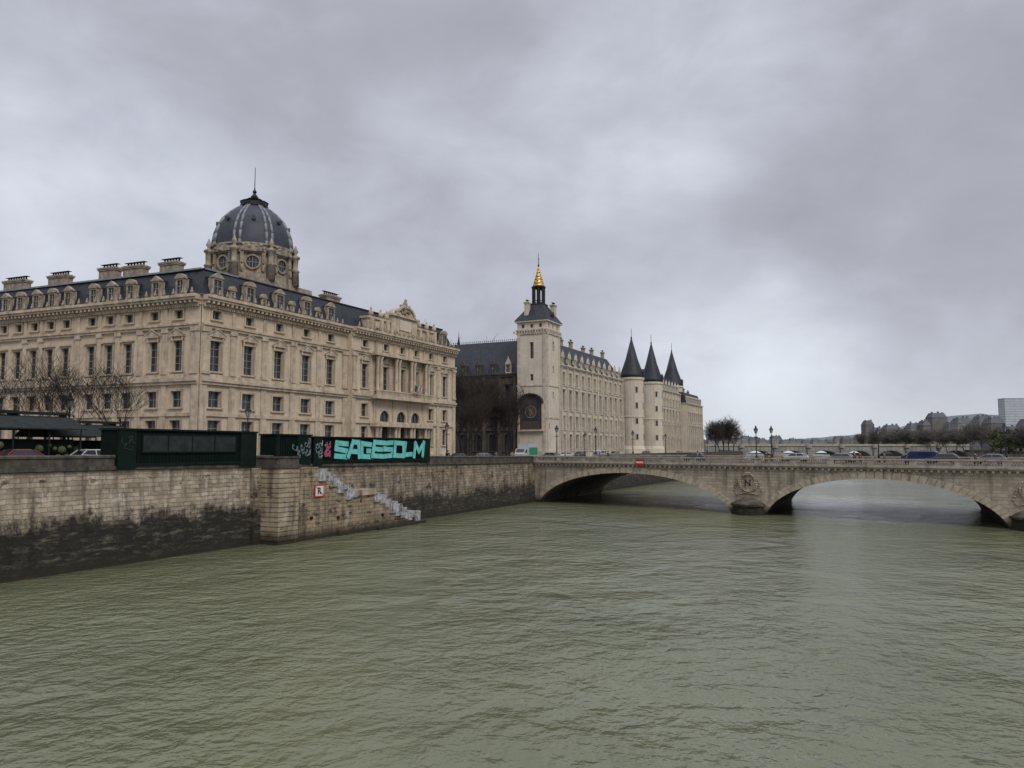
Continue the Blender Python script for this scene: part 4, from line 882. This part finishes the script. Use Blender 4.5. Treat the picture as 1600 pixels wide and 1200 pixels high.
far=[(1352,900,21,0),(1362,860,19,2),(1373,820,23,0),(1384,740,19,2),(1396,720,22,2),(1407,690,20,0),(1418,650,23,2),(1431,640,16,1),(1440,600,20,0),(1455,560,17,2),(1466,540,20,0),(1480,510,16,2),(1493,500,18,0),(1507,470,16,2),(1519,450,18,2),(1535,420,15,0),(1552,400,16,2),(1564,380,13,1),(1576,355,15,1),(1594,340,14,1),(1616,330,15,0)]
for i,(px,y,h,k) in enumerate(far):
    r=E('quay_tree',(kx(px)*y,y,6.6),i*1.3,'%s tree on the right bank quay, %s from the left in the row'%('dull green leafy' if k==1 else 'hazy bare',ordn(i+1)),'tree','trees along the right bank quay'); wd=rt.uniform(1.1,1.6); hs=rt.uniform(.85,1.1); r.scale=(h/10*wd,h/10*wd,h/10*hs)
    lib=LG if k==1 else BTF[i%3]
    O('trunk',lib[0],parent=r); O('crown',lib[1],parent=r)

# ================================================================= FAR BRIDGE + SKYLINE
A_=Vector((137,545)); B_=Vector((336,566)); v=B_-A_
fb=E('far_bridge',(A_.x,A_.y,0),math.atan2(v.y,v.x),'distant pale stone bridge with many arches crossing beyond the near bridge','bridge')
m=MB(); n=8; Ls=v.length/n
for i in range(n):
    x0=i*Ls; 
    m.box(x0,x0+2.2,-1,12,-2,10.6); k=10
    for j in range(k):
        xa=x0+2.2+(Ls-2.2)*j/k; xb=x0+2.2+(Ls-2.2)*(j+1)/k; f=lambda x:7.4*math.sqrt(max(0,1-((x-x0-2.2-(Ls-2.2)/2)/((Ls-2.2)/2))**2))
        m.loft([[(xa,0,f(xa)),(xb,0,f(xb)),(xb,0,10.6),(xa,0,10.6)],[(xa,11,f(xa)),(xb,11,f(xb)),(xb,11,10.6),(xa,11,10.6)]])
O('arches',m,M['far1'],fb); m=MB(); m.box(0,v.length,-.5,12,10.6,11); m.box(0,v.length,-.3,.2,11,12)
for i in range(1,n): m.lathe(i*Ls+1.1,-.4,[(1.9,9.2),(2.2,10.6),(2.2,12)],10)
O('parapet',m,M['balus'],fb)
def farb(px0,px1,ytop,y,kind,label,roof=True):
    x0=kx(px0,690)*y; x1=kx(px1,690)*y; zt=zat(ytop,y)-6.9; wdt=x1-x0; dp=14
    r=E('far_building',((x0+x1)/2,y,6.9),0,label,'building','distant buildings on the skyline')
    hr=min(5,zt*.3) if roof else 0
    m=MB(); m.box(-wdt/2,wdt/2,0,dp,-.5,zt-hr); m.box(-wdt/2-.3,wdt/2+.3,-.3,dp,zt-hr-.5,zt-hr-.01); O('wall',m,M[kind],r)
    if roof:
        m=MB(); m.loft([[(-wdt/2,.1,zt-hr),(wdt/2,.1,zt-hr),(wdt/2,dp,zt-hr),(-wdt/2,dp,zt-hr)],[(-wdt/2+2.2,2.5,zt),(wdt/2-2.2,2.5,zt),(wdt/2-2.2,dp-2.5,zt),(-wdt/2+2.2,dp-2.5,zt)]]); rr=O('roof',m,M['farroof'],r)
        for sx in (-.7,.1,.65): m=MB(); m.box(sx*wdt/2-.8,sx*wdt/2+.8,4,5.5,zt-2,zt+rb.uniform(.8,2)); O('chimney',m,M['far2'],rr)
rb=random.Random(12)
sky=[(1340,1358,680,1000,'far1'),(1354,1367,657,980,'far2'),(1366,1388,668,900,'far1'),(1386,1409,664,870,'far2'),(1407,1426,670,860,'far1'),(1424,1446,661,850,'far1'),(1444,1456,657,840,'far2'),(1458,1482,645,860,'far2'),(1484,1500,660,800,'far1'),(1498,1522,653,760,'far1'),(1520,1534,662,740,'far2'),(1532,1552,650,700,'far1'),(1550,1572,652,680,'far2'),(1570,1604,666,660,'far1'),(1606,1640,654,640,'far1')]
ad=['pale low','slim brown','long pale','brown','low pale','pale mid-height','narrow brown','tall dark','pale narrow','wide pale','small brown','high pale','brown corner','low pale riverside','pale outermost']
for i,s in enumerate(sky): farb(*s,ad[i]+' apartment block on the right bank, '+ordn(i+1)+' in the row from the left')
farb(1573,1604,622,1000,'farpale','pale modern slab tower at the right edge of the skyline',False)
px=1100;i=0
while px<1345:
    w=rb.uniform(8,17); yt=rb.uniform(679,690); farb(px,px+w,yt,rb.uniform(1350,1900),rb.choice(['far1','far1','far2']),'tiny block on the hazy horizon, %s from the palace end'%ordn(i+1)); px+=w*.95; i+=1
# ================================================================= LAMPS
def lampmesh():
    p=MB(); p.lathe(0,0,[(.26,0),(.26,.25),(.18,.35),(.16,.9),(.2,1.0),(.09,1.15),(.065,3.6),(.11,3.7),(.06,3.85),(.05,4.2)],8); p.box(-.35,.35,-.03,.03,3.55,3.62)
    g_=MB(); g_.lathe(0,0,[(.12,4.2),(.27,4.75)],6)
    c_=MB(); c_.lathe(0,0,[(.34,4.75),(.3,4.85),(.12,5.02),(.14,5.12),(.02,5.35)],6)
    for k in range(6):
        a=k*math.pi/3; c_.tube((.12*math.cos(a),.12*math.sin(a),4.2),(.28*math.cos(a),.28*math.sin(a),4.76),.02,.02,4)
    return p.mesh('post',M['iron']),g_.mesh('lantern_glass',M['lampglass']),c_.mesh('lantern_cap',M['iron'])
LM=lampmesh()
def lamp(x,y,z,label,s=1,g_='lantern street lamps'):
    r=E('street_lamp',(x,y,z),0,label,'street lamp',g_); r.scale=(s,)*3
    O('post',LM[0],parent=r); k=O('lantern',LM[1],parent=r); O('lantern_cap',LM[2],parent=k)
for px,y,s,lab in ((1182,1.0,1.02,'tall iron lantern lamp above the bridge wreath medallion'),(1206,27,1.15,'iron lantern lamp on far side of bridge near the pair'),(1373,27,1.05,'lantern lamp on the far footway above the right arch crown'),(1572,27,1.1,'lantern lamp on the bridge near the right edge')):
    q_=bp_(bs(px,y),y); lamp(q_[0],q_[1],6.94,lab,s)
for px,w,s,lab in ((386,16,1.35,'tall lantern lamp on pavement in front of courthouse windows'),(106,15.5,1.3,'lantern lamp among the bare trees at left'),(698,16,1.3,'lantern lamp by the right end of the courthouse'),(870,1.5,1.25,'lantern lamp at the foot of the clock tower'),(931,1.5,1.3,'lantern lamp before the middle of the long palace wing'),(914,15,1.2,'lantern lamp close to the long palace wall'),(989,1.5,1.25,'lantern lamp in front of the nearest turret'),(1040,1.5,1.2,'lantern lamp in front of the ornate palace front'),(1105,1.5,1.3,'lantern lamp past the palace end')):
    t=qt(px,w); p=W(t,w); lamp(p.x,p.y,gz(t),lab,s)
# ================================================================= VEHICLES
def mkcar():
    r=E('parked_car',(0,0,0),0,'car','car')
    def sect(k,ins):
        pts=[(-2.1,.35),(-2.15,.75),(-2.0,.95),(-1.5,1.0),(.95,.95),(1.9,.8),(2.12,.62),(2.1,.33)]; return [(x*(1-ins*.02),k,z-(ins*.05 if z>.5 else -ins*.04)) for x,z in pts]
    m=MB(); m.loft([sect(-.87,1.6),sect(-.84,.4),sect(-.74,0),sect(.74,0),sect(.84,.4),sect(.87,1.6)])
    m.loft([[(x,y,1.38) for x,y in ((-1.25,-.6),(.25,-.6),(.25,.6),(-1.25,.6))],[(x,y,1.45) for x,y in ((-1.1,-.5),(.1,-.5),(.1,.5),(-1.1,.5))]])
    for sg in (-1,1):
        for (xa,xb) in ((-1.85,-1.27),(-.45,-.45),(1.05,.27)): m.tube((xa,sg*.78,.95),(xb,sg*.62,1.4),.045,.045,5)
    O('body',m,CP['white'],r,False)
    m=MB(); m.loft([[(x,y,.94) for x,y in ((-1.8,-.76),(1.02,-.76),(1.02,.76),(-1.8,.76))],[(x,y,1.39) for x,y in ((-1.25,-.6),(.25,-.6),(.25,.6),(-1.25,.6))]]); O('windows',m,M['carglass'],r)
    for x in (-1.35,1.3):
        for y in (-.8,.8):
            m=MB(); m.tube((x,y-.1,.32),(x,y+.1,.32),.32,.32,16); w=O('wheel',m,M['tyre'],r); m=MB(); m.tube((x,y-.115,.32),(x,y+.115,.32),.18,.18,10); O('rim',m,M['rim'],w)
    for y in (-.62,.62):
        m=MB(); m.box(2.0,2.13,y-.18,y+.18,.6,.74); O('headlight',m,M['headl'],r); m=MB(); m.box(-2.17,-2.08,y-.16,y+.16,.7,.9); O('taillight',m,M['taill'],r)
    return r
def mkvan():
    r=E('parked_van',(0,0,0),0,'van','van')
    m=MB(); pts=[(-2.4,.35),(-2.45,1.65),(-2.3,1.8),(1.0,1.8),(1.5,1.35) ,(2.3,1.0),(2.42,.35)]
    f=lambda y,k:[(x*k,y,z if z<1 else z-(1-k)*2) for x,z in pts]
    m.loft([f(-.95,.98),f(-.86,1),f(.86,1),f(.95,.98)]); O('body',m,CP['white'],r)
    m=MB(); m.extr([(.35,1.12),(.35,1.58),(.95,1.58),(1.35,1.17)],-.97,.97); m.quad((1.06,-.75,1.77),(1.06,.75,1.77),(1.53,.78,1.36),(1.53,-.78,1.36)); m.box(-1.9,-.1,-.965,.965,1.15,1.52); O('windows',m,M['carglass'],r)
    for x in (-1.5,1.55):
        for y in (-.85,.85):
            m=MB(); m.tube((x,y-.12,.35),(x,y+.12,.35),.35,.35,16); w=O('wheel',m,M['tyre'],r); m=MB(); m.tube((x,y-.13,.35),(x,y+.13,.35),.2,.2,10); O('rim',m,M['rim'],w)
    for y in (-.7,.7):
        m=MB(); m.box(2.3,2.44,y-.15,y+.15,.75,.95); O('headlight',m,M['headl'],r); m=MB(); m.box(-2.5,-2.4,y-.1,y+.1,.8,1.3); O('taillight',m,M['taill'],r)
    return r
car0=mkcar(); van0=mkvan()
def vehicle(kind,x,y,z,rz,paint,label,grp):
    dup(car0 if kind=='car' else van0,(x,y,z),rz,label,grp,swap={'body':CP[paint]})
for px,w,pt,lab in ((40,8,'red','dark red car behind the parapet at far left'),(150,8,'white','white car behind the parapet beside the left green cabin'),(-30,11,'black','black car outside the left edge of the quay road')):
    t=qt(px,w); p=W(t,w); vehicle('car',p.x,p.y,gz(t)+.01,QANG,pt,lab,'cars on the near quay road')
for k,px,w,pt,lab in (('car',758,6,'silver','silver car on the quay road before the dark palace wing'),('car',885,7,'white','white car in front of the clock tower base'),('car',905,11,'grey','grey car below the start of the long palace wing'),('van',938,7,'white','white van in front of the long palace wing'),('car',960,11,'silver','silver car near the palace wing middle'),('car',1010,7,'black','black car before the round turrets'),('car',1062,7,'silver','silver car before the ornate palace front'),('car',715,9,'black','black car near the end of the courthouse')):
    t=qt(px,w); p=W(t,w); vehicle(k,p.x,p.y,gz(t)+.01,QANG+(math.pi if w>8 else 0),pt,lab,'vehicles on the far quay road')
for k,px,y,pt,lab in (('car',865,12,'silver','silver car at the left entrance of the bridge'),('car',1085,20,'grey','grey car above the right side of the left arch'),('car',1242,22,'white','white car on the bridge right of the medallion'),('car',1312,18,'silver','silver car on the bridge over the right arch crown'),('van',1436,23,'blue','dark blue van on the bridge'),('car',1474,21,'grey','grey car just right of the blue van'),('car',1545,17,'silver','silver car on the bridge toward the right edge')):
    q_=bp_(bs(px,y),y); vehicle(k,q_[0],q_[1],6.94,BA+(math.pi if y>15 else 0),pt,lab,'vehicles on the bridge')
for o in (car0,van0):
    for ch in list(o.children):
        for g_ in list(ch.children): bpy.data.objects.remove(g_)
        bpy.data.objects.remove(ch)
    bpy.data.objects.remove(o)
t=qt(822,8); p=W(t,8); r=E('box_truck',(p.x,p.y,gz(t)+.01),QANG+math.pi,'white box truck with green side panel at the left bridge end','truck')
m=MB(); m.box(-3.2,1.3,-1.1,1.1,.75,3.1); O('cargo_box',m,CP['white'],r); m=MB(); m.box(-2.9,.9,-1.13,1.13,1.0,2.4); O('side_panel',m,surf('bright_green_panel',(.02,.25,.12),(.02,.2,.1),2,.5),r)
m=MB(); m.extr([(1.4,.45),(1.4,2.2),(2.3,2.2),(2.9,1.4),(3.1,1.2),(3.1,.45)],-1,1); m.box(-3.2,2.8,-.4,.4,.45,.74); O('cab',m,CP['white'],r)
m=MB(); m.extr([(1.7,1.4),(1.7,2.0),(2.25,2.0),(2.65,1.4)],-1.02,1.02); m.quad((2.36,-.85,2.15),(2.36,.85,2.15),(2.9,.85,1.44),(2.9,-.85,1.44)); O('windows',m,M['carglass'],r)
for x in (-2.1,2.2):
    for y in (-.9,.9): m=MB(); m.tube((x,y-.13,.42),(x,y+.13,.42),.42,.42,14); O('wheel',m,M['tyre'],r)
# ================================================================= MARKET PAVILIONS
random.seed(5)
def pavilion(px,w,L_,Wd,h,label):
    t=qt(px,w); p=W(t,w); r=E('market_pavilion',(p.x,p.y,gz(t)),QANG,label,'market pavilion','dark market pavilions at left')
    m=MB(); n=8; top=[(-Wd/2-.4+(Wd+.8)*i/n,h-.9+1.1*math.sin(math.pi*i/n)) for i in range(n+1)]; m.extx(top+[(y,z-.1) for y,z in top[::-1]],-L_/2,L_/2); O('roof',m,M['canvas'],r)
    m=MB(); m.box(-L_/2,L_/2,-.6,.6,h+.35,h+.55); 
    for x in (-L_/2+.3,0,L_/2-.3): m.box(x-.05,x+.05,-.5,.5,h+.1,h+.36)
    O('roof_vent',m,M['iron'],r)
    for x in (-L_/2+.2,-L_/6,L_/6,L_/2-.2):
        for y in (-Wd/2,Wd/2): m=MB(); m.tube((x,y,0),(x,y,h-.85),.07,.06,6); O('post',m,M['iron'],r)
    m=MB(); m.box(-L_/2+.3,L_/2-.3,-Wd/2+.8,Wd/2-.8,0,2.3); O('stall_wall',m,M['greend'],r)
    m=MB()
    for i in range(30): 
        xx=random.uniform(-L_/2+.4,L_/2-.4); blob(m,xx,-Wd/2+random.uniform(.2,.7),random.uniform(.3,1.8),random.uniform(.15,.35))
    tag(O('plants',m,M['leafg'],r),kind='stuff')
pavilion(20,11,9,5,4.1,'dark metal market pavilion at the far left edge'); pavilion(118,13,8,5,3.6,'dark market pavilion between the left trees'); pavilion(-70,12,9,5,4.2,'market pavilion outside the left edge')
# ================================================================= PEOPLE
def skin(name,verts,edges,rad,mat):
    me=bpy.data.meshes.new(name); me.from_pydata(verts,edges,[]); o=bpy.data.objects.new('tmp',me); col.objects.link(o)
    o.modifiers.new('s','SKIN')
    for i,r_ in enumerate(rad): me.skin_vertices[0].data[i].radius=(r_,r_) if not isinstance(r_,tuple) else r_
    me.skin_vertices[0].data[0].use_root=True
    o.modifiers.new('ss','SUBSURF').levels=1
    bpy.context.view_layer.update(); m2=bpy.data.meshes.new_from_object(o.evaluated_get(bpy.context.evaluated_depsgraph_get())); bpy.data.objects.remove(o)
    m2.materials.clear(); m2.materials.append(mat); m2.name=name; return m2
V=[(0,0,.95),(0,0,1.2),(0,0,1.42),(0,.01,1.52),(0,.02,1.62),(0,.02,1.72),(-.19,0,1.4),(-.25,.02,1.12),(-.24,.1,.86),(-.235,.12,.78),(.19,0,1.4),(.25,-.02,1.12),(.24,.04,.86),(.235,.06,.78),(-.1,0,.88),(-.11,.1,.48),(-.11,.06,.08),(-.11,.2,.04),(.1,0,.88),(.11,-.04,.48),(.11,-.22,.1),(.11,-.1,.04)]
Ed=[(0,1),(1,2),(2,3),(3,4),(4,5),(2,6),(6,7),(7,8),(8,9),(2,10),(10,11),(11,12),(12,13),(0,14),(14,15),(15,16),(16,17),(0,18),(18,19),(19,20),(20,21)]
Rr=[.14,.14,.15,.055,.09,.08,.065,.05,.035,.03,.065,.05,.035,.03,.09,.06,.04,.035,.09,.06,.04,.035]
body=skin('person_body',V,Ed,Rr,M['skin'])
Vc=[(0,0,.78),(0,0,1.0),(0,0,1.25),(0,0,1.44),(-.2,0,1.4),(-.26,.02,1.12),(-.25,.1,.88),(.2,0,1.4),(.26,-.02,1.12),(.25,.04,.88)]
coatm=skin('coat',Vc,[(0,1),(1,2),(2,3),(3,4),(4,5),(5,6),(3,7),(7,8),(8,9)],[(.19,.16),.17,.18,.13,.09,.075,.06,.09,.075,.06],CP['black'])
Vt=[(0,0,.92),(-.1,0,.86),(-.11,.1,.48),(-.11,.06,.1),(.1,0,.86),(.11,-.04,.48),(.11,-.2,.13)]
trm=skin('trousers',Vt,[(0,1),(1,2),(2,3),(0,4),(4,5),(5,6)],[.16,.11,.08,.065,.11,.08,.065],M['black'])
hm=MB(); blob(hm,0,-.02,1.7,.12,1,.95); hairm=hm.mesh('hair',M['bark'],True)
coats={'black':CP['black'],'dark blue':surf('navy_cloth',(.02,.03,.07),(.015,.02,.05),3,.9),'grey':surf('grey_cloth',(.12,.12,.12),(.09,.09,.09),3,.9),'red':surf('red_cloth',(.2,.03,.03),(.16,.02,.02),3,.9),'beige':surf('beige_cloth',(.35,.28,.18),(.3,.24,.15),3,.9)}
def person(x,y,z,rz,c_,label,g_):
    r=E('person',(x,y,z),rz,label,'person',g_); O('body',body,parent=r)
    cm=coatm.copy(); cm.materials[0]=coats[c_]; O('coat',cm,parent=r); O('trousers',trm,parent=r); O('hair',hairm,parent=r)
for px,y,c_,lab in ((1335,2,'black','person in black coat walking on bridge, left one of a pair'),(1344,2.4,'red','person in red coat walking on bridge, right one of a pair'),(1197,2,'dark blue','person in navy coat beside the lamp on bridge'),(1222,3,'beige','person in beige coat right of the bridge lamps'),(1382,2,'grey','person in grey coat on bridge above the right arch'),(1524,2,'black','person in black coat on bridge near the right edge'),(1090,2.5,'grey','person in grey coat above the left arch'),(950,2,'dark blue','person in navy coat at the left part of bridge'),(1416,3,'black','person in black coat just left of the blue van')):
    q_=bp_(bs(px,y),y); person(q_[0],q_[1],6.95,BA-math.pi/2*(1 if px%2 else -1),c_,lab,'people on the bridge')
for px,w,c_,lab in ((700,2,'black','person in black coat on quay right of the graffiti cabin'),(775,2,'grey','person in grey coat on quay near the bridge end'),(800,2.5,'beige','person in beige coat on quay beside the box truck')):
    t=qt(px,w); p=W(t,w); person(p.x,p.y,gz(t)+.01,QANG-math.pi/2,c_,lab,'people on the quay')
# ================================================================= LIGHT, SKY, CAMERA
w=bpy.data.worlds.new('World'); sc.world=w; w.use_nodes=True; nt=w.node_tree; L=nt.links; nt.nodes.clear()
out=nn(nt,'ShaderNodeOutputWorld'); tc=nn(nt,'ShaderNodeTexCoord'); sp=nn(nt,'ShaderNodeSeparateXYZ'); L.new(tc.outputs['Generated'],sp.inputs[0])
def wnz(s,d,ro,di,scl,rot,loc):
    mp=nn(nt,'ShaderNodeMapping'); mp.inputs['Rotation'].default_value=rot; mp.inputs['Scale'].default_value=scl; mp.inputs['Location'].default_value=loc; L.new(tc.outputs['Generated'],mp.inputs[0])
    n1=nn(nt,'ShaderNodeTexNoise'); n1.inputs['Scale'].default_value=s; n1.inputs['Detail'].default_value=d; n1.inputs['Roughness'].default_value=ro; n1.inputs['Distortion'].default_value=di; L.new(mp.outputs[0],n1.inputs['Vector']); return n1.outputs[0]
nz=math_(nt,'ADD',math_(nt,'MULTIPLY',wnz(1.7,6,.5,.25,(1,1,1.3),(0,R(-28),0),(2.1,.7,.3)),.6),math_(nt,'MULTIPLY',wnz(5.5,8,.55,.25,(.9,1,1.6),(0,R(-24),0),(.4,1.7,.9)),.4))
for px,py,rad,amt in ((40,340,340,.15),(230,420,240,.08),(1120,590,260,.18),(1400,640,320,.14),(560,540,260,.06),(900,130,420,.06),(1050,440,330,-.04),(1420,420,330,-.07),(1500,250,280,-.03),(560,300,220,.03)):
    u=(px-800)/1200; v=(600-py)/1200; d_=Vector((u,cT-v*sT,sT+v*cT)).normalized()
    dp=nn(nt,'ShaderNodeVectorMath',operation='DOT_PRODUCT'); L.new(tc.outputs['Generated'],dp.inputs[0]); dp.inputs[1].default_value=d_
    mr=nn(nt,'ShaderNodeMapRange',interpolation_type='SMOOTHSTEP'); mr.inputs[1].default_value=math.cos(rad/1200); mr.inputs[2].default_value=1; mr.inputs[3].default_value=0; mr.inputs[4].default_value=amt; L.new(dp.outputs['Value'],mr.inputs[0])
    nz=math_(nt,'ADD',nz,mr.outputs[0])
rp=nn(nt,'ShaderNodeValToRGB'); e=rp.color_ramp.elements; e[0].position=.34; e[0].color=(.375,.38,.425,1); e[1].position=.80; e[1].color=(.82,.86,.94,1); x=e.new(.48); x.color=(.445,.455,.515,1); x=e.new(.60); x.color=(.565,.585,.67,1); L.new(nz,rp.inputs[0])
hz=nn(nt,'ShaderNodeMapRange'); hz.inputs[1].default_value=0; hz.inputs[2].default_value=.09; hz.inputs[3].default_value=.7; hz.inputs[4].default_value=0; L.new(sp.outputs[2],hz.inputs[0])
c1=mixc(nt,hz.outputs[0],rp.outputs[0],(.64,.685,.74))
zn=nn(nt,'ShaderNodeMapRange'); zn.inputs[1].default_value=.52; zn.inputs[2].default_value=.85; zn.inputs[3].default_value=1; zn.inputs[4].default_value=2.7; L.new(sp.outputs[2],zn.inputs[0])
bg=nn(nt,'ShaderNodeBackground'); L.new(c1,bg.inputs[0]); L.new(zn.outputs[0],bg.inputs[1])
sk=nn(nt,'ShaderNodeTexSky',sky_type='NISHITA'); sk.sun_disc=False; sk.sun_elevation=R(42); sk.sun_rotation=R(150); b2_=nn(nt,'ShaderNodeBackground'); L.new(sk.outputs[0],b2_.inputs[0]); b2_.inputs[1].default_value=.08
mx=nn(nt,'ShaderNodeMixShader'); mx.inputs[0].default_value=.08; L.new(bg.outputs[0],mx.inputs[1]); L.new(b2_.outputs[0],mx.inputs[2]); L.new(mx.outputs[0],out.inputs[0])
sl=bpy.data.lights.new('Sun','SUN'); sl.energy=1.5; sl.angle=R(22); sl.color=(1,.96,.89); so=bpy.data.objects.new('Sun',sl); col.objects.link(so)
so.rotation_euler=Vector((-.5*.74,.86*.74,-.67)).to_track_quat('-Z','Y').to_euler()
cam=bpy.data.cameras.new('Camera'); cam.lens=27; cam.sensor_width=36; cam.clip_end=12000; co=bpy.data.objects.new('Camera',cam); col.objects.link(co); co.location=(0,0,H); co.rotation_euler=(math.pi/2+TH,0,0); sc.camera=co
sc.view_settings.view_transform='Standard'; sc.view_settings.look='None'; sc.view_settings.exposure=0
